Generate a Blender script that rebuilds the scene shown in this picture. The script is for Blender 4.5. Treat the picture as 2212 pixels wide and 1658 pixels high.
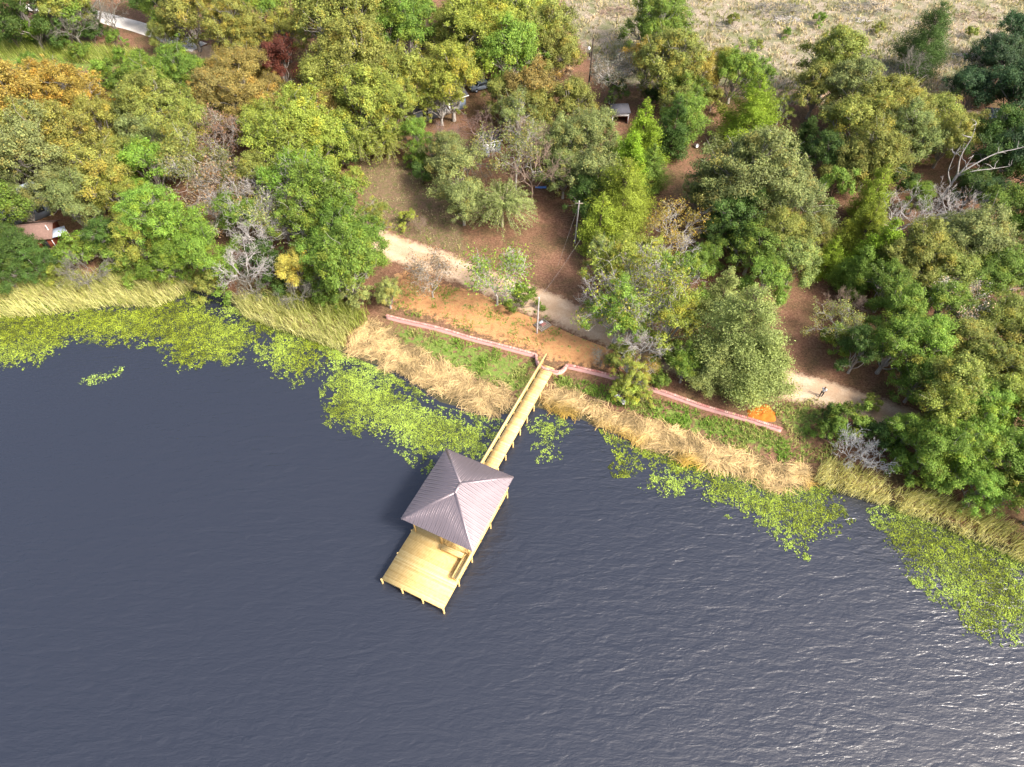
import bpy, math, random
import numpy as np
from mathutils import Vector, Matrix
# ------------------------------------------------------------------ scene, camera, sky, sun
S = bpy.context.scene
for o in list(bpy.data.objects): bpy.data.objects.remove(o)
COL = S.collection
PITCH, ROLL, CAMH, FOC = math.radians(51.2), math.radians(0.9), 65.17, 1484.5   # FOC in pixels of a 2212 wide picture
CX, CY = 1106.0, 828.8
_f = np.array([0, math.cos(PITCH), -math.sin(PITCH)]); _r0 = np.array([1., 0, 0]); _u0 = np.cross(_r0, _f)
_R = math.cos(ROLL)*_r0 + math.sin(ROLL)*_u0; _U = -math.sin(ROLL)*_r0 + math.cos(ROLL)*_u0
cam = bpy.data.cameras.new('drone_camera'); camo = bpy.data.objects.new('drone_camera', cam); COL.objects.link(camo)
cam.sensor_fit = 'HORIZONTAL'; cam.sensor_width = 36.0; cam.lens = 36.0*FOC/2212.0
cam.clip_start = 0.5; cam.clip_end = 6000
camo.matrix_world = Matrix(((_R[0], _U[0], -_f[0], 0), (_R[1], _U[1], -_f[1], 0), (_R[2], _U[2], -_f[2], CAMH), (0, 0, 0, 1)))
S.camera = camo
SUN_EL = math.radians(46); SUN_AZ = math.atan2(0.86, -0.51)            # azimuth clockwise from +Y
w = bpy.data.worlds.new('World'); S.world = w; w.use_nodes = True
nt = w.node_tree; nt.nodes.clear()
sky = nt.nodes.new('ShaderNodeTexSky'); sky.sky_type = 'NISHITA'; sky.sun_disc = False
sky.sun_elevation = SUN_EL; sky.sun_rotation = SUN_AZ; sky.dust_density = 7.0; sky.air_density = 1.0; sky.ozone_density = 1.0
bg = nt.nodes.new('ShaderNodeBackground'); bg.inputs[1].default_value = 0.15
wo = nt.nodes.new('ShaderNodeOutputWorld'); nt.links.new(sky.outputs[0], bg.inputs[0]); nt.links.new(bg.outputs[0], wo.inputs[0])
sl = bpy.data.lights.new('sun', 'SUN'); sl.energy = 2.8; sl.angle = math.radians(12); sl.color = (1, 0.955, 0.88)
so = bpy.data.objects.new('sun', sl); COL.objects.link(so)
sv = Vector((math.sin(SUN_AZ)*math.cos(SUN_EL), math.cos(SUN_AZ)*math.cos(SUN_EL), math.sin(SUN_EL)))
so.rotation_euler = sv.to_track_quat('Z', 'Y').to_euler()
S.view_settings.view_transform = 'Standard'; S.view_settings.look = 'None'; S.view_settings.gamma = 1
S.view_settings.exposure = 1.08; S.view_settings.use_curve_mapping = False
S.render.engine = 'CYCLES'
S.cycles.max_bounces = 6; S.cycles.diffuse_bounces = 3; S.cycles.glossy_bounces = 3; S.cycles.transmission_bounces = 3; S.cycles.transparent_max_bounces = 4

# ------------------------------------------------------------------ survey helper: a sighting from the drone -> place on level z
def ray(x, y):
    return _f*FOC + _R*(np.asarray(x, float)[..., None]-CX) - _U*(np.asarray(y, float)[..., None]-CY)
def at(x, y, z=0.0):
    d = ray(x, y); t = (z-CAMH)/d[..., 2]
    return np.stack([d[..., 0]*t, d[..., 1]*t, np.zeros_like(t)+z], -1)
def scale_at(p):
    return FOC/float(np.dot(np.asarray(p)-np.array([0, 0, CAMH]), _f))       # pixels per metre there
SHORE = [(-900, 600), (-300, 640), (0, 652), (100, 660), (250, 648), (340, 650), (420, 628), (480, 640), (520, 676), (600, 716), (700, 748), (760, 775), (850, 800),
 (900, 832), (950, 870), (1050, 893), (1110, 897), (1150, 880), (1250, 905), (1330, 940), (1450, 990), (1550, 1020), (1700, 1062), (1800, 1052),
 (1900, 1090), (2000, 1130), (2100, 1170), (2212, 1215), (2700, 1330), (3600, 1400)]
_sp = at(np.array([p[0] for p in SHORE]), np.array([p[1] for p in SHORE]), 0.0)
_o = np.argsort(_sp[:, 0]); SHX, SHY = _sp[_o, 0], _sp[_o, 1]
def sd(x, y): return (y-np.interp(x, SHX, SHY))*0.88
def H(x, y):
    x = np.asarray(x, float); y = np.asarray(y, float); d = sd(x, y)
    up = 0.55*(1-np.exp(-np.maximum(d, 0)/3.0)) + 1.7*(1-np.exp(-np.maximum(d, 0)/45.0))
    un = (np.sin(x*.21+1.3)*np.cos(y*.17)*.16+np.sin(x*.53-y*.41)*.06)*np.clip(d/10, 0, 1)
    return np.where(d > 0, up+un, np.maximum(-2.0, .30*d))
def gnd(x, y):
    """sighting -> point on the terrain"""
    z = np.zeros_like(np.asarray(x, float))+1.0
    for i in range(8):
        p = at(x, y, z); z = H(p[..., 0], p[..., 1])
    return at(x, y, z)
def poly_world(pts, z=None):
    a = np.array(pts, float)
    return (gnd(a[:, 0], a[:, 1]) if z is None else at(a[:, 0], a[:, 1], z))[:, :2]
def inpoly(x, y, P):
    r = np.zeros(x.shape, bool); n = len(P)
    for i in range(n):
        x0, y0 = P[i]; x1, y1 = P[(i+1) % n]
        if y0 == y1: continue
        c = ((y0 > y) != (y1 > y)) & (x < (x1-x0)*(y-y0)/(y1-y0)+x0); r ^= c
    return r
def edge_dist(x, y, P):
    d = np.full(x.shape, 1e9); n = len(P)
    for i in range(n):
        a = P[i]; b = P[(i+1) % n]; ab = b-a; t = np.clip(((x-a[0])*ab[0]+(y-a[1])*ab[1])/max(ab@ab, 1e-9), 0, 1)
        d = np.minimum(d, np.hypot(x-a[0]-t*ab[0], y-a[1]-t*ab[1]))
    return d
def vnoise(x, y, s, seed=0):
    """smooth value noise 0..1"""
    x = x/s+seed*17.3; y = y/s-seed*9.1; xi = np.floor(x); yi = np.floor(y); fx = x-xi; fy = y-yi
    fx = fx*fx*(3-2*fx); fy = fy*fy*(3-2*fy)
    def hsh(a, b): v = np.sin(a*127.1+b*311.7+seed*74.7)*43758.5453; return v-np.floor(v)
    return (hsh(xi, yi)*(1-fx)+hsh(xi+1, yi)*fx)*(1-fy)+(hsh(xi, yi+1)*(1-fx)+hsh(xi+1, yi+1)*fx)*fy
# ------------------------------------------------------------------ mesh helpers
def mesh(name, V, F, attrs=None, mats=(), smooth=False):
    """F: list of int arrays (n,k); attrs: point floats"""
    me = bpy.data.meshes.new(name); V = np.asarray(V, np.float32)
    if isinstance(F, np.ndarray): F = [F]
    F = [np.asarray(f, np.int32) for f in F if len(f)]
    loops = np.concatenate([f.ravel() for f in F]); tot = np.concatenate([np.full(len(f), f.shape[1], np.int32) for f in F])
    st = np.concatenate([[0], np.cumsum(tot)[:-1]]).astype(np.int32)
    me.vertices.add(len(V)); me.vertices.foreach_set('co', V.ravel())
    me.loops.add(len(loops)); me.loops.foreach_set('vertex_index', loops)
    me.polygons.add(len(tot)); me.polygons.foreach_set('loop_start', st)
    if smooth: me.polygons.foreach_set('use_smooth', np.ones(len(tot), bool))
    for k, a in (attrs or {}).items():
        at_ = me.attributes.new(k, 'FLOAT', 'POINT'); at_.data.foreach_set('value', np.asarray(a, np.float32))
    for m in mats: me.materials.append(m)
    me.update(calc_edges=True); me.validate()
    return me
def obj(name, me, parent=None, loc=None, **props):
    o = bpy.data.objects.new(name, me); COL.objects.link(o)
    if parent is not None: o.parent = parent
    if loc is not None: o.location = loc
    for k, v in props.items(): o[k] = v
    return o
def thing(name, label, category, loc=(0, 0, 0), rz=0, group=None):
    o = bpy.data.objects.new(name, None); COL.objects.link(o); o.location = loc; o.rotation_euler = (0, 0, rz)
    o.empty_display_size = .2; o['label'] = label; o['category'] = category
    if group: o['group'] = group
    return o
class MB:
    """collects boxes, tubes and polygons into one mesh"""
    def __init__(s): s.V = []; s.F = {}; s.n = 0; s.A = []
    def add(s, V, F, a=0.5):
        V = np.asarray(V, float)
        for f in F: s.F.setdefault(len(f), []).append([i+s.n for i in f])
        s.V.append(V); s.n += len(V); s.A.append(np.full(len(V), a)); return s
    def box(s, c, size, rz=0, a=0.5, rx=0):
        h = np.array(size)/2; p = np.array([[x, y, z] for x in (-1, 1) for y in (-1, 1) for z in (-1, 1)])*h
        if rx: cr, sr = math.cos(rx), math.sin(rx); p = p@np.array([[1, 0, 0], [0, cr, sr], [0, -sr, cr]])
        cz, sz = math.cos(rz), math.sin(rz); p = p@np.array([[cz, sz, 0], [-sz, cz, 0], [0, 0, 1]])+np.array(c)
        return s.add(p, [(0, 1, 3, 2), (4, 6, 7, 5), (0, 4, 5, 1), (2, 3, 7, 6), (0, 2, 6, 4), (1, 5, 7, 3)], a)
    def tube(s, P, R, k=6, a=0.5, cap=True):
        P = np.asarray(P, float); n = len(P); R = np.broadcast_to(np.asarray(R, float), (n,))
        T = np.gradient(P, axis=0); T /= np.linalg.norm(T, axis=1)[:, None]+1e-9
        ref = np.array([0, 0, 1.]) if abs(T[:, 2]).mean() < .8 else np.array([1., 0, 0])
        X = np.cross(T, ref); X /= np.linalg.norm(X, axis=1)[:, None]+1e-9; Y = np.cross(T, X)
        an = np.arange(k)*2*math.pi/k
        V = P[:, None, :]+R[:, None, None]*(X[:, None, :]*np.cos(an)[None, :, None]+Y[:, None, :]*np.sin(an)[None, :, None])
        F = [(i*k+j, i*k+(j+1) % k, (i+1)*k+(j+1) % k, (i+1)*k+j) for i in range(n-1) for j in range(k)]
        s.add(V.reshape(-1, 3), F, a)
        if cap:
            s.add(V[-1], [tuple(range(k))], a); s.add(V[0], [tuple(range(k))[::-1]], a)
        return s
    def mesh(s, name, mat, smooth=False):
        return mesh(name, np.concatenate(s.V), [np.array(f) for f in s.F.values()], {'v': np.concatenate(s.A)}, (mat,), smooth)
# ------------------------------------------------------------------ materials
def mat(name, fn):
    m = bpy.data.materials.new(name); m.use_nodes = True; t = m.node_tree; t.nodes.clear()
    out = t.nodes.new('ShaderNodeOutputMaterial'); b = t.nodes.new('ShaderNodeBsdfPrincipled'); t.links.new(b.outputs[0], out.inputs[0])
    b.inputs['Roughness'].default_value = .85; b.inputs['Specular IOR Level'].default_value = .25
    fn(t, b, out); return m
def N(t, typ, **kw):
    n = t.nodes.new(typ)
    for k, v in kw.items():
        if k == 'ins':
            for i, x in v.items():
                if isinstance(x, bpy.types.NodeSocket): t.links.new(x, n.inputs[i])
                else: n.inputs[i].default_value = x
        else: setattr(n, k, v)
    return n
def coords(t, scale=1, rot=0, sc3=None):
    tc = N(t, 'ShaderNodeTexCoord'); mp = N(t, 'ShaderNodeMapping', ins={0: tc.outputs['Object'], 2: (0, 0, rot), 3: sc3 or (scale,)*3}); return mp.outputs[0]
def noise(t, vec, scale, detail=4, rough=.6, dist=0):
    return N(t, 'ShaderNodeTexNoise', ins={'Vector': vec, 'Scale': scale, 'Detail': detail, 'Roughness': rough, 'Distortion': dist}).outputs[0]
def ramp(t, fac, stops):
    r = N(t, 'ShaderNodeValToRGB', ins={0: fac}); e = r.color_ramp.elements
    while len(e) < len(stops): e.new(.5)
    for q, (p, c) in zip(e, stops): q.position = p; q.color = (*c, 1) if len(c) == 3 else c
    return r.outputs[0]
def mix(t, fac, a, b, blend='MIX'):
    m = N(t, 'ShaderNodeMix', data_type='RGBA', blend_type=blend)
    for i, x in ((0, fac), (6, a), (7, b)):
        if isinstance(x, bpy.types.NodeSocket): t.links.new(x, m.inputs[i])
        else: m.inputs[i].default_value = (*x, 1) if isinstance(x, tuple) and len(x) == 3 else x
    return m.outputs[2]
def math_(t, op, a, b=0.0, clamp=False):
    m = N(t, 'ShaderNodeMath', operation=op, use_clamp=clamp)
    for i, x in ((0, a), (1, b)):
        if isinstance(x, bpy.types.NodeSocket): t.links.new(x, m.inputs[i])
        else: m.inputs[i].default_value = x
    return m.outputs[0]
def attr(t, n): return N(t, 'ShaderNodeAttribute', attribute_name=n).outputs['Fac']
def bump(t, b, h, strength=.4, dist=.05):
    n = N(t, 'ShaderNodeBump', ins={'Strength': strength, 'Distance': dist, 'Height': h}); t.links.new(n.outputs[0], b.inputs['Normal']); return n
def plain(name, c, rough=.8, var=.25, scale=3.0, spec=.25, metal=0.0):
    def fn(t, b, o):
        n = noise(t, coords(t), scale); v = attr(t, 'v')
        k = N(t, 'ShaderNodeMapRange', ins={0: math_(t, 'ADD', n, math_(t, 'MULTIPLY', v, .6)), 1: .4, 2: 1.2, 3: 1-var, 4: 1+var}).outputs[0]
        cc = mix(t, 1.0, (*c, 1), k, 'MULTIPLY'); t.links.new(cc, b.inputs['Base Color'])
        b.inputs['Roughness'].default_value = rough; b.inputs['Specular IOR Level'].default_value = spec; b.inputs['Metallic'].default_value = metal
    return mat(name, fn)
def leafmat(name, turned=(1.5, .95, .5), transl=.35, lo=.5, hi=1.35):
    def fn(t, b, out):
        oi = N(t, 'ShaderNodeObjectInfo'); v = attr(t, 'v'); tu = attr(t, 't')
        k = N(t, 'ShaderNodeMapRange', ins={0: v, 1: 0, 2: 1, 3: lo, 4: hi}).outputs[0]
        c1 = mix(t, 1.0, oi.outputs['Color'], k, 'MULTIPLY')
        c2 = mix(t, 1.0, c1, (*turned, 1), 'MULTIPLY')
        c = mix(t, math_(t, 'MULTIPLY', tu, oi.outputs['Alpha']), c1, c2)
        t.links.new(c, b.inputs['Base Color']); b.inputs['Roughness'].default_value = .6; b.inputs['Specular IOR Level'].default_value = .3
        tr = N(t, 'ShaderNodeBsdfTranslucent', ins={0: c}); ms = N(t, 'ShaderNodeMixShader', ins={0: transl, 1: b.outputs[0], 2: tr.outputs[0]})
        t.links.new(ms.outputs[0], out.inputs[0])
    return mat(name, fn)
M = {}
M['leaf'] = leafmat('leaf'); M['needle'] = leafmat('needle', (1.25, 1.1, .8), .3, .55, 1.3)
def barkfn(t, b, o):
    oi = N(t, 'ShaderNodeObjectInfo'); n = noise(t, coords(t, 1, 0, (6, 6, 1.5)), 2.0, 5)
    k = N(t, 'ShaderNodeMapRange', ins={0: n, 1: .3, 2: .7, 3: .6, 4: 1.3}).outputs[0]
    t.links.new(mix(t, 1.0, oi.outputs['Color'], k, 'MULTIPLY'), b.inputs['Base Color']); bump(t, b, n, .6, .03)
M['bark'] = mat('bark', barkfn)
def blademat(name, green, tan, lo=.6, hi=1.3, transl=.3):
    def fn(t, b, out):
        v = attr(t, 'v'); k = attr(t, 't')
        c = mix(t, k, green, tan); kk = N(t, 'ShaderNodeMapRange', ins={0: v, 1: 0, 2: 1, 3: lo, 4: hi}).outputs[0]
        c = mix(t, 1.0, c, kk, 'MULTIPLY'); t.links.new(c, b.inputs['Base Color'])
        tr = N(t, 'ShaderNodeBsdfTranslucent', ins={0: c}); ms = N(t, 'ShaderNodeMixShader', ins={0: transl, 1: b.outputs[0], 2: tr.outputs[0]})
        t.links.new(ms.outputs[0], out.inputs[0])
    return mat(name, fn)
M['reed'] = blademat('reed', (.30, .37, .055), (.86, .80, .38))
M['straw'] = blademat('straw', (.50, .33, .06), (.57, .42, .21), .32, 1.4, .15)
M['grass'] = blademat('grass', (.17, .31, .035), (.46, .38, .16))
M['drygrass'] = blademat('drygrass', (.20, .22, .06), (.56, .45, .28))
M['weed'] = blademat('weed', (.26, .32, .02), (.36, .50, .11), .3, 1.35, .2)
def groundfn(t, b, o):
    co = coords(t); n1 = noise(t, co, .35, 6); n2 = noise(t, co, 1.6, 6, .7); n3 = noise(t, co, 4.0, 6, .8)
    litter = ramp(t, n3, [(.30, (.075, .037, .023)), (.5, (.19, .098, .06)), (.68, (.33, .19, .12))])
    litter = mix(t, ramp(t, n1, [(.4, (0, 0, 0)), (.65, (1, 1, 1))]), litter, ramp(t, n3, [(.35, (.05, .035, .018)), (.65, (.19, .13, .06))]))
    sand = ramp(t, n2, [(.3, (.30, .145, .06)), (.55, (.46, .24, .105)), (.75, (.56, .345, .185))])
    grass = ramp(t, n3, [(.3, (.07, .10, .022)), (.55, (.15, .22, .04)), (.75, (.32, .28, .12))])
    field = ramp(t, n3, [(.33, (.10, .085, .06)), (.5, (.26, .215, .16)), (.66, (.50, .42, .33))])
    field = mix(t, ramp(t, n1, [(.42, (0, 0, 0)), (.6, (1, 1, 1))]), field, mix(t, n3, (.06, .075, .03), (.24, .23, .12)))
    mud = ramp(t, n3, [(.3, (.03, .028, .016)), (.7, (.09, .08, .04))])
    brown = mix(t, ramp(t, n2, [(.45, (0, 0, 0)), (.62, (1, 1, 1))]), ramp(t, n3, [(.3, (.08, .05, .032)), (.6, (.22, .145, .09)), (.75, (.34, .25, .17))]), ramp(t, n3, [(.35, (.06, .06, .02)), (.6, (.15, .145, .05))]))
    def msk(name, nz, amt=1.2):
        return ramp(t, math_(t, 'ADD', attr(t, name), math_(t, 'MULTIPLY', math_(t, 'SUBTRACT', nz, .5), amt)), [(.42, (0, 0, 0)), (.58, (1, 1, 1))])
    c = mix(t, msk('brown', n2), litter, brown)
    c = mix(t, msk('field', n2), c, field)
    c = mix(t, msk('sand', n2, 1.6), c, sand)
    c = mix(t, msk('grass', n2, 1.8), c, grass)
    c = mix(t, msk('mud', n2, .6), c, mud)
    t.links.new(c, b.inputs['Base Color']); b.inputs['Roughness'].default_value = .95; bump(t, b, n3, .8, .12)
M['ground'] = mat('ground', groundfn)
def roadfn(t, b, o):
    co = coords(t); n1 = noise(t, co, .5, 6); n3 = noise(t, co, 6.0, 5, .7); e = attr(t, 'v')
    c = ramp(t, n3, [(.25, (.38, .265, .175)), (.5, (.51, .38, .265)), (.75, (.63, .50, .37))])
    c = mix(t, math_(t, 'MULTIPLY', ramp(t, n1, [(.42, (0, 0, 0)), (.62, (1, 1, 1))]), .55), c, (.42, .26, .15))
    n2 = noise(t, co, 1.2, 6, .75); ez = math_(t, 'ADD', e, math_(t, 'MULTIPLY', math_(t, 'SUBTRACT', n2, .5), 1.1))
    c = mix(t, math_(t, 'MULTIPLY', ramp(t, math_(t, 'ABSOLUTE', math_(t, 'SUBTRACT', e, .42)), [(.10, (0, 0, 0)), (.25, (1, 1, 1))]), .38), c, mix(t, n3, (.25, .16, .10), (.42, .31, .2)))
    c = mix(t, ramp(t, ez, [(.62, (0, 0, 0)), (.88, (1, 1, 1))]), c, ramp(t, n3, [(.32, (.05, .03, .018)), (.5, (.14, .075, .045)), (.66, (.28, .16, .10))]))
    t.links.new(c, b.inputs['Base Color']); b.inputs['Roughness'].default_value = .95; bump(t, b, n3, .5, .06)
M['road'] = mat('dirt', roadfn)
M['gravel'] = plain('gravel', (.66, .62, .57), .95, .25, 5)
def waterfn(t, b, o):
    rot = math.radians(-31)
    w1 = noise(t, coords(t, 1, rot, (.36, 1.05, 1)), 1.0, 3, .55, .6)
    w2 = noise(t, coords(t, 1, rot+.25, (.8, 2.2, 1)), 1.3, 3, .6, .4)
    w3 = noise(t, coords(t, 1, rot-.3, (3.0, 6.5, 1)), 1.0, 2, .6)
    g = noise(t, coords(t, 1, 0, (.02, .03, 1)), 1.0, 2)
    h = math_(t, 'ADD', math_(t, 'ADD', math_(t, 'MULTIPLY', w1, 1.0), math_(t, 'MULTIPLY', w2, .45)), math_(t, 'MULTIPLY', w3, .12))
    h = math_(t, 'MULTIPLY', h, math_(t, 'MULTIPLY', math_(t, 'SUBTRACT', g, .14, True), 2.5))
    b.inputs['Base Color'].default_value = (.021, .0245, .036, 1); b.inputs['Roughness'].default_value = .27
    b.inputs['IOR'].default_value = 1.6; b.inputs['Specular IOR Level'].default_value = .5
    bump(t, b, h, 1.0, .145)
M['water'] = mat('lake_water', waterfn)
def woodfn(t, b, o):
    co = coords(t); n = noise(t, coords(t, 1, 0, (1.5, 1.5, 1.5)), 2.0, 5); v = attr(t, 'v')
    c = ramp(t, v, [(0, (.57, .36, .11)), (.5, (.70, .485, .175)), (1, (.79, .61, .28))])
    c = mix(t, .35, c, ramp(t, n, [(.3, (.46, .28, .10)), (.7, (.78, .62, .34))])); t.links.new(c, b.inputs['Base Color']); b.inputs['Roughness'].default_value = .75
M['wood'] = mat('fresh_pine', woodfn)
M['dullwood'] = plain('weathered_wood', (.36, .30, .24), .9, .35, 4)
M['roof'] = plain('painted_metal', (.235, .195, .21), .42, .10, .8, .5, .6)
M['pole'] = plain('grey_pole', (.50, .47, .46), .8, .2, 3); M['darkpole'] = plain('dark_pole', (.07, .055, .045), .9, .3, 3)
M['wire'] = plain('wire', (.35, .33, .32), .6, .1); M['white'] = plain('white_paint', (.80, .80, .82), .6, .08); M['greyroof'] = plain('grey_shingle', (.075, .075, .09), .9, .3, 5)
M['brownroof'] = plain('brown_shingle', (.19, .12, .10), .9, .3, 4); M['bluegrey'] = plain('bluegrey_siding', (.25, .30, .38), .8, .15, 2); M['redwood'] = plain('red_board', (.22, .06, .035), .8, .3, 2)
M['dark'] = plain('dark_interior', (.03, .03, .035), .9, .2); M['bluetarp'] = plain('blue_tarp', (.14, .26, .60), .6, .25, 2); M['palemetal'] = plain('pale_metal', (.36, .42, .52), .5, .2, 1.5, .5)
M['orangesand'] = plain('orange_sand', (.44, .14, .02), .95, .35, 4); M['glass'] = plain('window_glass', (.04, .05, .06), .1, .05, 1, .5); M['tyre'] = plain('tyre', (.02, .02, .02), .9, .1)
def brickfn(t, b, o):
    br = N(t, 'ShaderNodeTexBrick', ins={'Vector': N(t, 'ShaderNodeCombineXYZ', ins={0: attr(t, 'uu'), 1: attr(t, 'vv')}).outputs[0], 'Color1': (.55, .25, .22, 1), 'Color2': (.46, .19, .165, 1), 'Mortar': (.55, .42, .38, 1), 'Scale': 1.0, 'Mortar Size': .012, 'Brick Width': .22, 'Row Height': .085})
    c = mix(t, noise(t, coords(t), 2.2), br.outputs[0], (.62, .36, .33)); t.links.new(c, b.inputs['Base Color'])
M['brick'] = mat('brick', brickfn)
def copfn(t, b, o):
    c = ramp(t, attr(t, 'v'), [(0, (.30, .075, .06)), (.18, (.42, .13, .11)), (.3, (.40, .165, .13)), (.7, (.52, .25, .205)), (1, (.68, .44, .37))])
    c = mix(t, .3, c, ramp(t, noise(t, coords(t), 5), [(.3, (.45, .22, .19)), (.7, (.75, .55, .5))])); t.links.new(c, b.inputs['Base Color'])
M['coping'] = mat('coping_brick', copfn)
# ------------------------------------------------------------------ the setting: ground, lake, roads
FIELD = [(1190, -120), (1230, 60), (1280, 130), (1300, 175), (1480, 200), (1640, 215), (1760, 225), (1960, 215), (2060, 190), (2212, 160), (2700, 60), (2700, -250), (1190, -250)]
SAND = [(845, 660), (1165, 768), (1215, 790), (1330, 800), (1370, 770), (1300, 715), (1200, 680), (1080, 640), (950, 610), (880, 585), (850, 600)]
GRASS = [[(835, 690), (1165, 772), (1165, 880), (1060, 850), (950, 800), (820, 730)], [(1195, 805), (1450, 868), (1700, 940), (1720, 1000), (1500, 950), (1350, 890), (1200, 850)],
         [(-100, 70), (150, 85), (330, 110), (320, 150), (150, 160), (-100, 150)], [(1660, 880), (1760, 850), (1800, 910), (1740, 1000), (1700, 940)]]
BROWN = [(770, 340), (900, 350), (990, 430), (1010, 560), (850, 505), (790, 470)]
def dens(a, b, n): return np.linspace(a, b, n)
gx = np.concatenate([dens(-2600, -160, 30)[:-1], dens(-160, 160, 356), dens(160, 2600, 30)[1:]])
gy = np.concatenate([dens(-150, 5, 14)[:-1], dens(5, 185, 226), dens(185, 2900, 44)[1:]])
X, Y = np.meshgrid(gx, gy); Z = H(X, Y); nx, ny = len(gx), len(gy); x, y = X.ravel(), Y.ravel()
idx = np.arange(nx*ny).reshape(ny, nx)
def mask(Pd, soft):
    P = poly_world(Pd); bb = P.min(0)-soft*2, P.max(0)+soft*2; out = np.zeros(x.shape)
    k = (x > bb[0][0]) & (x < bb[1][0]) & (y > bb[0][1]) & (y < bb[1][1])
    d = edge_dist(x[k], y[k], P); ins = inpoly(x[k], y[k], P); out[k] = np.clip(.5+np.where(ins, d, -d)/(2*soft), 0, 1); return out
far = ((y > 175) & (x > 0)).astype(float)
gm = np.maximum.reduce([mask(g, 2.0) for g in GRASS])
sdv = sd(x, y)
at_g = {'field': np.maximum(mask(FIELD, 4), far), 'sand': mask(SAND, 2.0)*.86, 'grass': np.maximum(gm*.62, mask(SAND, 2.0)*.33), 'brown': mask(BROWN, 2.5), 'mud': np.clip(.9-sdv/3.0, 0, 1)}
gF = np.stack([idx[:-1, :-1].ravel(), idx[:-1, 1:].ravel(), idx[1:, 1:].ravel(), idx[1:, :-1].ravel()], 1)
g = obj('ground', mesh('ground', np.stack([x, y, Z.ravel()], 1), gF, at_g, (M['ground'],), True), kind='structure', label='leaf strewn reddish brown woodland ground rising from the lake')
wv = np.array([[-900, -400, 0], [900, -400, 0], [900, 160, 0], [-900, 160, 0]], float)
obj('lake_water', mesh('lake_water', wv, np.array([[0, 1, 2, 3]]), None, (M['water'],)), kind='structure', label='dark slate rippled lake water')
def catmull(P, n):
    P = np.asarray(P, float); Q = np.vstack([2*P[0]-P[1], P, 2*P[-1]-P[-2]]); out = []
    for i in range(len(P)-1):
        p0, p1, p2, p3 = Q[i:i+4]; t = np.linspace(0, 1, n, endpoint=False)[:, None]
        out.append(.5*((2*p1)+(p2-p0)*t+(2*p0-5*p1+4*p2-p3)*t**2+(3*p1-p0-3*p2+p3)*t**3))
    return np.vstack(out+[P[-1:]])
def strip(name, Pd, width, m, label, lift=.05):
    P = catmull(poly_world(Pd), 14); T = np.gradient(P, axis=0); T /= np.linalg.norm(T, axis=1)[:, None]; Nn = np.stack([-T[:, 1], T[:, 0]], 1)
    k = 9; off = np.linspace(-1, 1, k); dl = np.cumsum(np.r_[0, np.linalg.norm(np.diff(P, axis=0), axis=1)]); wob = .85+.35*vnoise(dl, dl*0, 7.0, 2)
    XY = P[:, None, :]+Nn[:, None, :]*(off[None, :]*width/2*wob[:, None])[..., None]; xx, yy = XY[..., 0].ravel(), XY[..., 1].ravel()
    V = np.stack([xx, yy, H(xx, yy)+lift-np.tile(np.abs(off)**3*lift*1.2, len(P))], 1); n = len(P)
    ii = np.arange(n*k).reshape(n, k); F = np.stack([ii[:-1, :-1].ravel(), ii[:-1, 1:].ravel(), ii[1:, 1:].ravel(), ii[1:, :-1].ravel()], 1)
    return obj(name, mesh(name, V, F, {'v': np.tile(np.abs(off), n)}, (m,), True), kind='structure', label=label)
ROAD = [(430, 104), (500, 190), (600, 320), (700, 430), (815, 518), (900, 552), (1000, 588), (1100, 628), (1200, 668), (1290, 708), (1400, 755), (1520, 795), (1620, 815), (1700, 832), (1790, 853), (1870, 880), (1960, 915), (2080, 965), (2220, 1005), (2400, 1040)]
strip('dirt_road', ROAD, 5.6, M['road'], 'pale sandy dirt road winding through the trees')
strip('gravel_road', [(60, 10), (170, 26), (250, 46), (320, 66), (430, 104)], 4.0, M['gravel'], 'white gravel road among the trees beyond the tall green grass', .09)
strip('dirt_track', [(1500, 192), (1640, 200), (1760, 203), (1900, 215), (2060, 240), (2300, 280)], 2.6, M['road'], 'narrow orange dirt track along the edge of the field')
# ------------------------------------------------------------------ covered pier
TH = .433; PU = np.array([math.sin(TH), math.cos(TH), 0]); PW = np.array([math.cos(TH), -math.sin(TH), 0])
pier = thing('covered_pier', 'new yellow pine pier with hip roofed pavilion standing over the lake', 'pier', (-12.382, 26.935, 0), -TH)
# local frame: x = across (to the right), y = along the walkway towards the shore, z up ; decks at z=1
DZ, DW, DL, WB0, WB1 = 1.0, 6.84, 14.0, 3.04, 4.54
_e = at(1194.5/1.01718, 801/1.01718, DZ)-np.array([-12.382, 26.935, DZ]); WEND = float(_e@PU)
rng = np.random.default_rng(5); random.seed(5)
def planks(name, x0, x1, y0, y1, z, wd=.14, gap=.012):
    m = MB(); yy = y0
    while yy < y1-.02:
        yn = min(yy+wd, y1); m.box(((x0+x1)/2+rng.normal(0, .006), (yy+yn-gap)/2, z-.02+rng.normal(0, .002)), (x1-x0, yn-yy-gap, .04), a=float(np.clip(rng.normal(.5, .34), 0, 1))); yy = yn
    return obj(name, m.mesh(name, M['wood']), pier, kind='stuff')
planks('platform_decking', 0, DW, 0, DL, DZ); planks('walkway_decking', WB0, WB1, DL+.01, WEND, DZ)
def pbox(name, c, size, mt='wood', parent=None, a=.5, **kw):
    return obj(name, MB().box(c, size, a=a, **kw).mesh(name, M[mt]), parent or pier)
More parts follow.
